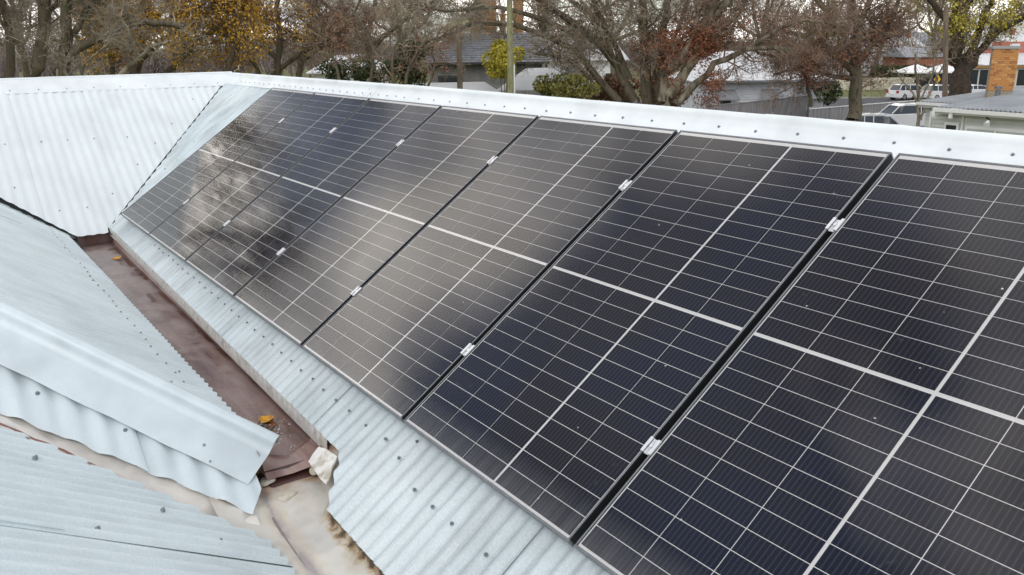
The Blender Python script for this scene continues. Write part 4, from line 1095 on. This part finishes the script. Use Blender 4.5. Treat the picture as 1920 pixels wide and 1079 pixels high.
# far roofs in rows
for px, d, wd, ze, zr, rm, lab in ((1690, 150, 9, 4.2, 6.6, M_PALEROOF, 'distant house with pale roof above the cafe'), (1770, 170, 13, 4.4, 7.4, M_GREYROOF, 'distant long grey roof behind the big dark trunk'),
        (1880, 150, 12, 4.8, 6.9, M_PALEROOF, 'distant pale roof behind the brick chimney'), (1660, 200, 14, 4.4, 8.2, M_GREYROOF, 'farthest grey roof left of the street pole'),
        (1560, 160, 12, 4, 7, M_PALEROOF, 'distant pale roof behind the brown twiggy tree'), (650, 75, 5.5, 4.2, 5.6, M_PALEROOF, 'pale metal roofed house behind the shrubs left of centre'),
        (1090, 120, 12, 4, 7, M_PALEROOF, 'distant pale roof behind the many-stemmed tree')):
    o = building('distant_house', px, d, lab, 'house', group='distant houses')
    part('wall', bx(((-wd/2, 0, 0), (wd/2, 7, ze))), M_CREAMW if d > 160 else M_WHITE, o)
    b = MB(); gable(b, -wd/2, wd/2, 0, 7, ze, zr, .5, .1, 1.5); part('roof', b, rm, o)
    for a in (-wd*.3, wd*.05, wd*.32):
        f = part('window', bx(((a - .6, -.08, 1.0), (a + .6, -.01, 2.3))), M_WHITE, o); link('pane', bx(((a - .5, -.11, 1.1), (a + .5, -.085, 2.2))).mesh('pane', M_WIN), f, loc=Vector((0, 0, 0)))
    if wd > 8: part('chimney', bx(((wd*.2, 3, zr - 1.2), (wd*.2 + .7, 3.6, zr + .9))), M_BRICKR, o)

# slate-roofed house with brick chimneys, centre left
sh = building('slate_roofed_house', 890, 60, 'dark boarded house with slate roof behind the timber pole', 'house', yaw=-4, lev=5.2)
part('wall', bx(((-3.2, .4, 0), (4.6, 7, 5.2))), noisy('dark_boards', (.14, .14, .135), (.24, .235, .22), 1.5, .8), sh)
for k in range(11):
    z = 5.15 - k * .16
    b = MB(); b.prism([(-3.2, .38, z), (4.6, .38, z), (4.6, .34, z - .15), (-3.2, .34, z - .15)], (0, .02, 0)); part('board', b, bpy.data.materials['dark_boards'], sh)
for k in range(13):                          # slate courses, each lapping the one below
    f0, f1 = k / 13, (k + 1) / 13
    ya, yb_ = -.1 + 3.7 * f0, -.1 + 3.7 * f1 + .05; za, zb_ = 5.22 + 1.95 * f0, 5.22 + 1.95 * f1
    q = 24; b = MB()
    x0, x1 = -3.7 + 1.6 * f0, 5.1 - .3 * f0
    for j in range(q):
        a = x0 + (x1 - x0) * (j + (.5 if k % 2 else 0)) / q; c2 = min(a + (x1 - x0) / q - .012, x1)
        b.prism([(a, ya, za + .03), (c2, ya, za + .03 + random.uniform(0, .008)), (c2, yb_, zb_ + .012), (a, yb_, zb_ + .012)], (0, 0, -.012))
    part('slate_course', b, M_SLATE, sh)
b = MB(); b.prism([(-3.7, -.1, 5.2), (5.1, -.1, 5.2), (4.8, 3.6, 7.15), (-2.1, 3.6, 7.15)], (0, 0, -.05)); part('roof_deck', b, M_DARK, sh)
part('gutter', bx(((-3.7, -.22, 5.10), (5.1, -.11, 5.22))), M_TRIM, sh)
f = part('window', bx(((-2.6, .27, 3.0), (-.9, .33, 4.35))), M_TRIM, sh); link('pane', bx(((-2.4, .25, 3.1), (-1.1, .265, 4.2))).mesh('pane', M_WIN), f, loc=Vector((0, 0, 0)))
rnd = random.Random(8)
for k, (px, wd, zt) in enumerate(((889, .55, 8.1), (918, 1.0, 9.6), (943, .4, 8.4), (972, .75, 9.4))):
    o = building('house_chimney', px, 64.5, ('short orange brick chimney, leftmost above the slate roof', 'wide orange brick chimney stack above the slate roof', 'slim orange brick chimney beside the wide stack', 'orange brick chimney behind the mossy pole')[k], 'chimney', group='brick chimneys above the slate roof', lev=8)
    w2 = wd / 2; part('core', bx(((-w2, 0, 3), (w2, .6, zt))), M_MORTAR, o)
    nb_ = max(2, int(wd / .3)); bw = wd / nb_
    bm2 = bx(((0, 0, 0), (bw - .03, .05, .10))).mesh('brick', M_ORANGE)
    z = zt - .12; c = 0
    while z > 7.0:
        for j in range(nb_): link('brick', bm2, o, loc=Vector((-w2 + j * bw + .015, -.04 + rnd.uniform(-.006, .006), z)))
        z -= .135; c += 1
    part('cap', bx(((-w2 - .06, -.08, zt), (w2 + .06, .66, zt + .12))), M_ORANGE, o)
    b = MB(); b.tube([(0, .3, zt + .1), (0, .3, zt + .55)], [.14, .11], 10); part('chimney_pot', b, M_BRICKR, o)
# low metal roofs just beyond the ridge
lr = building('low_shed', 855, 44, 'low shed with pale metal hip roof just beyond the ridge', 'shed', yaw=8, lev=4)
part('wall', bx(((-3.2, 0, 0), (2.2, 4, 3.6))), M_BOARD, lr); b = MB(); gable(b, -3.4, 2.6, -.2, 4, 3.75, 4.55, .2, .08, .9); part('roof', b, noisy('grey_pale_roof', (.34, .35, .35), (.44, .45, .45), .8, .6), lr)
for k in range(9): part('roof_seam', bx(((-2.6 + .5 * k, -.3, 3.75), (-2.57 + .5 * k, -.26, 3.79))), M_GREYROOF, lr)
cp = building('carport', 1010, 50, 'open carport with plain grey roof right of the mossy pole', 'carport', yaw=-20, lev=4.5)
b = MB(); b.prism([(-2.1, -1.4, 3.85), (2.1, -1.4, 3.95), (2.1, 2.4, 5.05), (-1.6, 2.4, 4.95)], (0, 0, .07)); part('roof', b, bpy.data.materials['grey_pale_roof'], cp)
for a, c2 in ((-1.9, -1.2), (1.9, -1.2), (1.9, 2.2), (-1.4, 2.2)):
    b = MB(); b.tube([(a, c2, 0), (a, c2, 3.9 + (c2 > 0) * .95)], .06, 8); part('post', b, M_WHITE, cp)

# poles
def pole(name, px, py, d, r, m, label, extra=None, lean=0.):
    t = at(px, py, d); b0 = ground_at(px + lean, d); o = empty(name, b0, label, 'pole')
    b = MB(); h = t[2]; dx = t[:2] - b0[:2]
    b.tube([(dx[0] * k / 8, dx[1] * k / 8, h * k / 8) for k in range(9)], [r * (1.15 - .2 * k / 8) for k in range(9)], 12); part('shaft', b, m, o)
    if extra: extra(o, t - np.array(b0), h)
    return o
def ex1(o, t, h):
    b = MB(); v = RH * .45; b.prism([(t[0] - v[0], t[1] - v[1], h - .25), (t[0] + v[0], t[1] + v[1], h - .05), (t[0] + v[0], t[1] + v[1], h + .07), (t[0] - v[0], t[1] - v[1], h - .13)], (-FH[0] * .1, -FH[1] * .1, 0)); part('cross_arm', b, M_MOSS, o)
pole('timber_pole', 860, 40, 40, .125, M_TIMB, 'brown timber pole with short mossy cross arm before the slate-roofed house', ex1, lean=6)
def ex2(o, t, h):
    b = MB(); v = RH * .17; b.tube([(v[0], v[1], 1), (v[0] + .02, v[1], 5.62)], .04, 8); part('conduit', b, M_WHITE, o)
pole('mossy_pole', 953, -260, 38, .125, M_MOSS, 'green mossy power pole with white conduit, tallest near the middle', ex2, lean=6)
pole('street_pole', 1774, 12, 62, .17, M_TIMB, 'grey brown street pole left of the big dark trunk', None, lean=-3)
b = MB(); 
# person on the footpath by the shop window
pe = empty('person', ground_at(1858, 101), 'person in a pale top walking past the shop window', 'person')
skm = bpy.data.meshes.new('person')
J = [((0, 0, .95), .15), ((0, 0, 1.2), .14), ((0, 0, 1.42), .17), ((0, 0, 1.52), .065), ((0, 0, 1.68), .105), ((.1, 0, .9), .095), ((.13, .08, .48), .07), ((.12, -.04, .08), .05), ((.13, .12, .05), .045), ((-.1, 0, .9), .095), ((-.12, -.12, .5), .07), ((-.13, -.3, .1), .05), ((-.13, -.18, .05), .045),
     ((.2, 0, 1.4), .06), ((.27, -.06, 1.15), .05), ((.26, .1, .95), .035), ((-.2, 0, 1.4), .06), ((-.27, .08, 1.15), .05), ((-.26, .24, 1.0), .035), ((0, .02, 1.75), .09)]
skm.from_pydata([j[0] for j in J], [(0, 1), (1, 2), (2, 3), (3, 4), (4, 19), (0, 5), (5, 6), (6, 7), (7, 8), (0, 9), (9, 10), (10, 11), (11, 12), (2, 13), (13, 14), (14, 15), (2, 16), (16, 17), (17, 18)], [])
body = link('body', skm, pe, loc=Vector((0, 0, 0))); body.modifiers.new('skin', 'SKIN'); body.modifiers.new('sub', 'SUBSURF').levels = 1
body.modifiers['sub'].render_levels = 1
for i, j in enumerate(J): skm.skin_vertices[0].data[i].radius = (j[1], j[1])
skm.skin_vertices[0].data[0].use_root = True
pm = mat('person_clothing', (.5, .5, .52), .8); t, n, b_, Lk = nodes(pm)
tcx = n('ShaderNodeTexCoord'); sp = n('ShaderNodeSeparateXYZ'); Lk(tcx.outputs['Object'], sp.inputs[0])
dvv = n('ShaderNodeMath'); dvv.operation = 'DIVIDE'; dvv.inputs[1].default_value = 2; Lk(sp.outputs[2], dvv.inputs[0])
rr_ = ramp(n, [(.0, (.03, .03, .04)), (.47, (.55, .56, .60)), (.745, (.40, .24, .17)), (.84, (.03, .02, .015))]); rr_.color_ramp.interpolation = 'CONSTANT'
Lk(dvv.outputs[0], rr_.inputs[0]); Lk(rr_.outputs[0], b_.inputs['Base Color']); skm.materials.append(pm)

# ---- shrubs
def shrub(name, label, px, py, d, rx, rz, m, seed, n=2600, size=.12, category='shrub', group=None, zc=None):
    c = at(px, py, d); o = empty(name, (c[0], c[1], 0), label, category, group)
    rs = np.random.RandomState(seed); lob = rs.normal(size=(14, 3)); lob /= np.linalg.norm(lob, axis=1, keepdims=True)
    cen = lob * np.array([rx * .62, rx * .62, rz * .62]) ; k = rs.randint(0, 14, n)
    v = rs.normal(size=(n, 3)); v /= np.linalg.norm(v, axis=1, keepdims=True); v *= rs.uniform(.55, 1, (n, 1)) ** .6
    cen = cen * rs.uniform(.7, 1.3, (14, 1))
    P = cen[k] + v * np.array([rx * .48, rx * .48, rz * .5]) * rs.uniform(.7, 1.15, (14, 1))[k]
    V, F = leaf_quads(rs, P + np.array([0, 0, c[2]]), size)
    link('foliage', mesh_np('foliage', V, F, m), o, loc=Vector((0, 0, 0)))['kind'] = 'stuff'
    b = MB()
    for q in range(5):
        e = cen[q]; b.tube([(0, 0, 0), (e[0] * .4, e[1] * .4, c[2] * .5), (e[0], e[1], c[2] + e[2])], [.06, .04, .015], 6)
    part('stem', b, M_BARK, o); return o
shrub('round_shrub', 'bright yellow green shrub against the mossy pole', 945, 112, 46, 1.05, 1.1, M_LG, 1, 5200, .075)
shrub('conifer_shrub', 'dark green bushy conifer left of the slate-roofed house', 775, 122, 41, 1.15, 1.0, M_LD, 2, 3800, .07, group='dark conifers beyond the ridge')
shrub('conifer_shrub', 'dark green conifer, left one of the pair beyond the ridge', 700, 133, 42, 1.15, .8, M_LD, 3, 3000, .07, group='dark conifers beyond the ridge')
shrub('dark_shrub', 'small dark shrub with pale twigs right of the yellow leaved tree', 625, 132, 40, 1.0, .55, M_LD, 4, 1900, .07)
shrub('olive_shrub', 'olive green shrub low at the foot of the many-stemmed tree', 1080, 168, 44, 1.2, .6, M_LO, 5, 2000, .08)
shrub('olive_shrub', 'small olive shrub against the ridge right of the carport', 1030, 158, 46, .9, .6, M_LO, 15, 1800, .08)
shrub('verge_shrub', 'dark shrub behind the boundary fence right of the brown trunk', 1530, 172, 72, 2.2, 1.4, M_LD, 6, 3800, .13)

shrub('undergrowth_shrub', 'brown dry shrub between the stems of the many-stemmed tree', 1150, 172, 52, 1.9, 1.1, M_LB, 25, 4200, .09)
shrub('undergrowth_shrub', 'dark brown shrub at the foot of the pale leaning trunk', 1240, 178, 54, 1.9, 1.2, M_LB, 26, 4200, .09)
# ---- trees
LV = ((12, 2.6, .05, .95), (6, 1.5, .024, 1.), (5, .85, .015, 1.), (3, .5, .011, 1.1))
tree('old tree at the far left with thick upright trunks and bare twigs', 40, [
    ([(66, 150), (82, 60), (86, -60), (70, -260), (60, -560)], 12, 7), ([(122, 148), (122, 70), (126, 0), (150, -120), (190, -430)], 11, 6), ([(60, -540), (50, -760), (80, -1050)], 7, 3), ([(180, -400), (230, -650), (220, -900)], 6, 3), ([(70, -300), (130, -500), (160, -800)], 6, 2), ([(86, -60), (-60, -350), (-200, -560)], 6, 3),
    ([(14, 150), (20, 80), (2, -30), (-30, -200), (-40, -420)], 8, 3), ([(-30, 150), (-60, 40), (-90, -120), (-110, -400)], 11, 4),
    ([(118, 122), (150, 88), (205, 62), (262, 43), (300, 45), (345, 52)], 8, 5), ([(140, 60), (170, 10), (230, -40), (300, -120)], 6, 2),
    ([(90, 20), (60, -20), (20, -80), (-40, -180)], 6, 2), ([(85, 40, 1), (110, 0, 2), (160, -60, 3), (240, -180, 4)], 6, 2)],
    11, LV, M_BARK, M_TWG, name='bare_tree')
tree('pale drooping dead branch tree in front of the golden leaves', 36, [
    ([(128, 146), (108, 110), (88, 84), (60, 62)], 3, 1.2), ([(225, 142), (262, 108), (285, 91), (318, 78)], 5, 2.5), ([(262, 108), (245, 80), (240, 55), (225, 30)], 3, 1.5),
    ([(150, 146), (160, 120), (195, 90), (215, 70)], 2.5, 1.2)], 12, ((7, 1.2, .03, 1.), (6, .8, .014, 1.), (5, .5, .008, 1.)), M_BARKP, M_TWG, name='dead_branches_tree')
tree('golden leaved autumn tree behind the old bare trunks', 50, [
    ([(250, 150), (262, 90), (270, 20), (280, -80), (290, -240)], 9, 3), ([(205, 150), (210, 90), (190, 20), (170, -90)], 6, 2), ([(262, 110), (330, 60), (400, 10), (450, -70)], 6, 2),
    ([(300, 150), (350, 100), (400, 60), (470, 30)], 6, 2), ([(255, 100), (200, 60), (160, 30), (130, 0)], 5, 2), ([(280, 60), (320, 0), (360, -60), (390, -160)], 5, 2), ([(420, 150), (440, 90), (450, 30), (480, -50)], 6, 2)],
    13, LV, M_BARK, M_TW, leaves=[(M_LY, 18000, .085, (120, -60, 490, 150)), (M_LB, 3500, .07, (100, -60, 560, 150))], name='golden_tree')
tree('brown twiggy tree between the golden tree and the pale roofs', 56, [
    ([(520, 150), (525, 80), (520, 10), (540, -90)], 7, 3), ([(560, 150), (575, 80), (590, 20), (610, -70)], 6, 2), ([(520, 110), (480, 60), (470, 0), (440, -80)], 5, 2), ([(500, 150), (550, 110), (620, 70), (680, 40)], 5, 2),
    ([(560, 120), (600, 90), (650, 50), (680, -10)], 4, 2), ([(490, 150), (470, 110), (430, 70), (410, 30)], 5, 2)],
    14, LV, M_BARK, M_TWR, leaves=[(M_LB, 3800, .07, (420, -60, 620, 150)), (M_LY, 2400, .08, (470, -60, 590, 90))], name='bare_tree')
tree('bare tree whose branches hang over the slate-roofed house', 62, [
    ([(700, 145), (690, 80), (700, 20), (720, -80)], 6, 2.5), ([(690, 100), (740, 50), (800, 10), (870, -60)], 5, 2), ([(695, 90), (650, 40), (600, 0), (560, -50)], 5, 2), ([(780, 140), (790, 90), (770, 40), (790, -40)], 5, 2), ([(790, 100), (840, 60), (880, 20), (920, -40)], 4, 1.5)],
    15, LV, M_BARK, M_TWG, leaves=[(M_LR, 900, .07, (620, -50, 830, 100))], name='bare_tree')
tree('many-stemmed bare tree leaning both ways in the centre of the background', 47, [
    ([(1215, 195), (1212, 100), (1206, 40), (1196, -60), (1190, -260)], 11, 4), ([(1240, 190), (1243, 80), (1250, 0), (1275, -110)], 10, 4),
    ([(1190, 190), (1150, 110), (1090, 55), (1035, 18), (970, -40)], 9, 4), ([(1160, 190), (1110, 135), (1070, 95), (1015, 66), (955, 45), (890, 45), (850, 62)], 7, 2.5),
    ([(1228, 150), (1240, 100), (1275, 50), (1300, -30)], 6, 3), ([(1180, 150), (1140, 60), (1110, 0), (1080, -80)], 7, 3), ([(1120, 180), (1100, 140), (1060, 110), (1000, 100)], 5, 2), ([(1170, 160), (1120, 50), (1060, -10), (1000, -60)], 6, 3), ([(1070, 60), (1000, 30), (920, 14), (830, 20), (770, 5)], 5, 2)],
    16, ((12, 2.6, .05, .95), (6, 1.5, .024, 1.), (5, .9, .015, 1.), (3, .5, .011, 1.1)), M_BARK, M_TWG, leaves=[(M_LB, 2600, .06, (960, -50, 1260, 190)), (M_LR, 1100, .06, (1180, 60, 1290, 190))], name='bare_tree')
tree('pale trunked leaning tree with an arching bough over the weatherboard house', 45, [
    ([(1248, 200), (1275, 150), (1305, 105), (1322, 50), (1340, -20), (1365, -140)], 11, 6), ([(1268, 196), (1310, 152), (1350, 120), (1395, 97), (1440, 88), (1480, 94)], 7, 3.5),
    ([(1240, 190), (1256, 140), (1280, 108), (1300, 60), (1318, 10)], 8, 4), ([(1322, 50), (1360, 10), (1400, -40), (1450, -110)], 6, 3), ([(1400, 95), (1450, 60), (1500, 40), (1560, 45)], 4, 1.5), ([(1310, 100), (1350, 60), (1390, 20), (1420, -40)], 5, 2)],
    17, ((10, 2.4, .05, .95), (6, 1.4, .024, 1.), (5, .8, .015, 1.), (4, .5, .011, 1.1)), M_BARKP, M_TWR, leaves=[(M_LR, 7500, .06, (1225, 60, 1345, 195)), (M_LR, 1800, .055, (1300, 30, 1480, 92))], name='leaning_tree')
tree('dense brown twiggy tree with a short dark trunk beside the silver car', 57, [
    ([(1600, 225), (1602, 160), (1604, 80), (1600, 10), (1590, -110)], 13, 5), ([(1603, 140), (1560, 100), (1510, 70), (1450, 50)], 7, 3), ([(1603, 120), (1640, 80), (1670, 30), (1700, -40)], 7, 3),
    ([(1603, 150), (1550, 140), (1500, 130), (1450, 140)], 5, 2), ([(1604, 100), (1570, 50), (1530, 0), (1490, -60)], 7, 3), ([(1604, 120), (1635, 85), (1660, 50), (1690, 20)], 5, 2), ([(1602, 90), (1540, 100), (1480, 110), (1420, 100)], 5, 2), ([(1604, 60), (1630, 0), (1650, -60), (1670, -140)], 6, 3), ([(1520, 200), (1515, 160), (1500, 120), (1470, 90)], 4, 2)],
    18, ((10, 2.8, .05, .95), (6, 1.6, .024, 1.), (5, .9, .015, 1.), (3, .55, .011, 1.1)), M_BARK, M_TWR, leaves=[(M_LB, 3600, .07, (1470, 20, 1690, 200)), (M_LR, 1800, .07, (1500, 60, 1690, 190)), (M_LO, 1200, .07, (1500, -30, 1580, 90))], name='bare_tree')
tree('big dark trunked tree with yellow green leaves behind the ribbed roof', 74, [
    ([(1800, 175), (1802, 140), (1798, 100), (1792, 50), (1796, -40), (1790, -180)], 20, 8), ([(1812, 130), (1850, 78), (1888, 50), (1935, 30)], 8, 4), ([(1808, 120), (1832, 70), (1850, 20), (1880, -50)], 8, 4),
    ([(1795, 70), (1770, 30), (1740, -10), (1710, -60)], 7, 3), ([(1790, 110), (1776, 98), (1768, 92)], 9, 6), ([(1792, 90), (1810, 30), (1830, -30), (1850, -100)], 7, 3), ([(1890, 50), (1930, 20), (1970, -30), (2010, -90)], 5, 3)],
    19, ((9, 3.2, .07, .9), (5, 2.0, .032, 1.), (4, 1.1, .020, 1.), (3, .6, .016, 1.1)), noisy('dark_bark', (.028, .02, .015), (.075, .055, .04), 4, .95, 6, bump=.5), M_TW, leaves=[(M_LG, 5200, .11, (1690, -120, 1960, 60)), (M_LG, 1500, .10, (1770, 20, 1920, 75))], name='dark_trunk_tree', up=.22)
tree('slim bare sapling in front of the utility truck', 50, [
    ([(1722, 228), (1722, 180), (1718, 140), (1716, 100)], 3.2, 1.5), ([(1726, 226), (1738, 190), (1755, 150), (1775, 110)], 2.8, 1.2), ([(1722, 200), (1708, 170), (1690, 150), (1680, 130)], 2, 1), ([(1724, 190), (1745, 150), (1752, 120), (1748, 95)], 2, 1)],
    20, ((7, .9, .02, .8), (4, .5, .012, .9), (2, .3, .008, 1.)), M_BARKP, M_TWG, leaves=[(M_LB, 60, .07, None)], name='sapling', category='sapling')
tree('low bare brushy tree before the dark conifers and the slate-roofed house', 39, [
    ([(690, 165), (700, 120), (690, 70), (660, 20)], 3.5, 1.5), ([(760, 165), (770, 120), (800, 80), (850, 62)], 3.5, 1.5), ([(740, 165), (735, 110), (750, 60), (740, 10)], 3.5, 1.5), ([(640, 160), (625, 110), (600, 70), (590, 30)], 3, 1.2), ([(800, 165), (815, 130), (810, 90), (830, 50)], 2.5, 1.2)],
    22, ((9, 1.5, .03, 1.), (6, .9, .016, 1.), (5, .5, .010, 1.)), M_BARK, M_TW, leaves=[(M_LR, 500, .06, (600, 40, 860, 150))], name='brushy_tree')
# background trees, shared meshes
far = tree('bare grey tree in the row far beyond the houses', 95, [
    ([(500, 150), (505, 90), (500, 30), (510, -60)], 7, 3), ([(503, 100), (530, 50), (560, 10), (580, -50)], 5, 2), ([(503, 100), (470, 50), (450, 10), (430, -40)], 5, 2), ([(500, 60), (520, 10), (530, -40), (535, -90)], 4, 2), ([(503, 90), (440, 70), (400, 50), (380, 20)], 4, 2), ([(503, 90), (560, 70), (600, 50), (620, 20)], 4, 2)],
    31, ((8, 4.2, .07, .95), (5, 2.4, .035, 1.), (4, 1.3, .022, 1.), (3, .8, .016, 1.1)), M_BARK, M_TWG, group='bare trees beyond the houses')
rnd = random.Random(6)
FARL = ['above the left roof corner', 'between the old trunks', 'behind the golden tree', 'above the pale roofs left of centre', 'behind the dark conifers', 'behind the brick chimneys', 'behind the carport', 'behind the many-stemmed tree', 'behind the leaning tree', 'behind the weatherboard house', 'behind the brown twiggy tree', 'above the cream stone wall', 'above the cafe umbrellas', 'beyond the left edge of the picture']
for k, (px, d, s) in enumerate(((60, 100, 1.0), (190, 110, 1.0), (330, 105, 1.0), (620, 110, 1.0), (760, 130, 1.1), (900, 140, 1.1), (1020, 120, 1.1), (1150, 105, 1.0), (1330, 110, 1.0), (1420, 130, 1.1), (1530, 120, 1.0), (1640, 145, 1.0), (1740, 160, 1.0))):
    o = copy_tree(far) if k != 2 else far; g = ground_at(px, d); o['label'] = 'bare grey far tree ' + FARL[k]; o.location = Vector(g); o.rotation_euler = (0, 0, rnd.uniform(0, 6.28)); o.scale = (s, s, s * rnd.uniform(.9, 1.1))
# trees off to the left, whose crowns the panels mirror
for k, (xx, yy, s) in enumerate(((-25, -9, 1.1), (-30, -16, 1.2), (-36, -7.5, 1.4))):
    o = copy_tree(far); o.location = Vector((xx, yy, 0)); o.rotation_euler = (0, 0, rnd.uniform(0, 6.28)); o.scale = (s, s, s); o['label'] = ('tall bare tree beyond the left picture edge', 'tallest bare tree beyond the left picture edge, farthest back', 'bare tree farthest left of the house, out of the picture')[k]; o['group'] = 'trees left of the house seen as reflections'
# far-off wood closing the view
rs = np.random.RandomState(77); n = 1700
ang = rs.uniform(-.75, .75, n); dd = rs.uniform(150, 320, n)
base = CAM[:2] + (FH[None] if FH.ndim == 2 else FH[:2][None]) * (dd * np.cos(ang))[:, None] + RH[None] * (dd * np.sin(ang))[:, None]
hh = rs.uniform(4, 9, n) * (.8 + .3 * np.sin(ang * 23))
P = np.zeros((n, 4, 3)); 
for j in range(4): P[:, j, :2] = base + rs.normal(size=(n, 2)) * .5 * j; P[:, j, 2] = hh * j / 3
Rr = np.linspace(.25, .05, 4)[None] * np.ones((n, 1))
VV, FF = [], []; V, F = tri_quad_tubes(P, Rr, 4); VV.append(V); FF.append(F); off = len(V)
P2, R2 = children(rs, P, Rr, 8, 4.5, .09, 1., .3, .3, K=3); V, F = tri_quad_tubes(P2, R2, 3); VV.append(V); FF.append(F + off); off += len(V)
P3, R3 = children(rs, P2, R2, 4, 2.2, .05, 1., .2, .2, K=2); V, F = tri_quad_tubes(P3, np.maximum(R3, .03), 3); VV.append(V); FF.append(F + off)
fw = link('distant_woods', mesh_np('distant_woods', np.vstack(VV), np.vstack(FF), noisy('far_twigs', (.11, .085, .08), (.22, .18, .17), .1, .9)))
fw['kind'] = 'stuff'; fw['label'] = 'grey brown leafless woods closing the view beyond the roofs'

# ---- small things lying in the gutter
def leaf_obj(name, x, y, z, s, rot, m, label, stem=True, curl=.25):
    o = empty(name, (x, y, z + ZO), label, 'leaf'); o.rotation_euler = (R(8), R(-6), rot)
    V = []; F = []; n = 9
    for i in range(n):
        t_ = i / (n - 1); wdt = s * .42 * math.sin(math.pi * t_) ** .7 * (1 + .18 * math.sin(t_ * 19))
        for j in (-1, 0, 1): V.append((s * (t_ - .5), wdt * j, curl * s * (abs(j) * .35 + (t_ - .5) ** 2)))
    for i in range(n - 1):
        for j in range(2): a = i*3 + j; F.append((a, a+3, a+4, a+1))
    b = MB(); b.add(V, F, True); part('blade', b, m, o)
    b = MB(); b.tube([(-s * .78, 0, .0), (-s * .5, 0, curl * s * .25), (s * .4, 0, .012 * s)], [.0014, .0016, .0008], 5); part('stalk', b, m, o)
    return o
M_LF = noisy('fallen_leaf_amber', (.50, .20, .01), (.62, .33, .02), 40, .45, c3=(.30, .10, .01))
LX, LY = 4.585, -.250
leaf_obj('fallen_leaf', .45, -.155, GF + .010, .085, 1.2, M_LF, 'amber leaf floating alone near the far end of the brown gutter')
leaf_obj('fallen_leaf', LX, LY, GF + .014, .085, .6, M_LF, 'curled amber leaf among debris near the open end of the gutter', curl=.5)
blob(LX + .03, LY + .012, GF + .004, .032, .026, .014, 31, mat('wet_brown_leaf', (.16, .05, .015), .2), 'wet_leaf', gut)
rnd = random.Random(3); b = MB()
for k in range(80):
    a = rnd.uniform(0, 6.28); x = rnd.gauss(LX + .04, .06); y = rnd.gauss(LY - .015, .022); l = rnd.uniform(.008, .03)
    b.tube([(x, y, GF + .009 + ZO), (x + l * math.cos(a), y + l * math.sin(a), GF + .011 + ZO)], .0016, 4)
o = link('leaf_debris', b.mesh('leaf_debris', noisy('debris', (.05, .03, .02), (.30, .24, .18), 60, .8))); o['kind'] = 'stuff'; o['label'] = 'scraps of twig and leaf caught by the gutter end'; 
b = MB(); rs = np.random.RandomState(4)
for k in range(150):
    x = LX - .05 + rs.exponential(.11)
    if x > 5.0: continue
    y = LY + rs.normal() * .03 ; r_ = rs.uniform(.0015, .0042)
    b.tube([(x, y, GF + .006 + ZO), (x, y, GF + .006 + r_ + ZO)], [r_, r_ * .4], 6)
o = link('bubble_foam', b.mesh('bubble_foam', mat('foam', (.60, .56, .54), .2))); o['kind'] = 'stuff'; o['label'] = 'foam bubbles on the water near the gutter end'
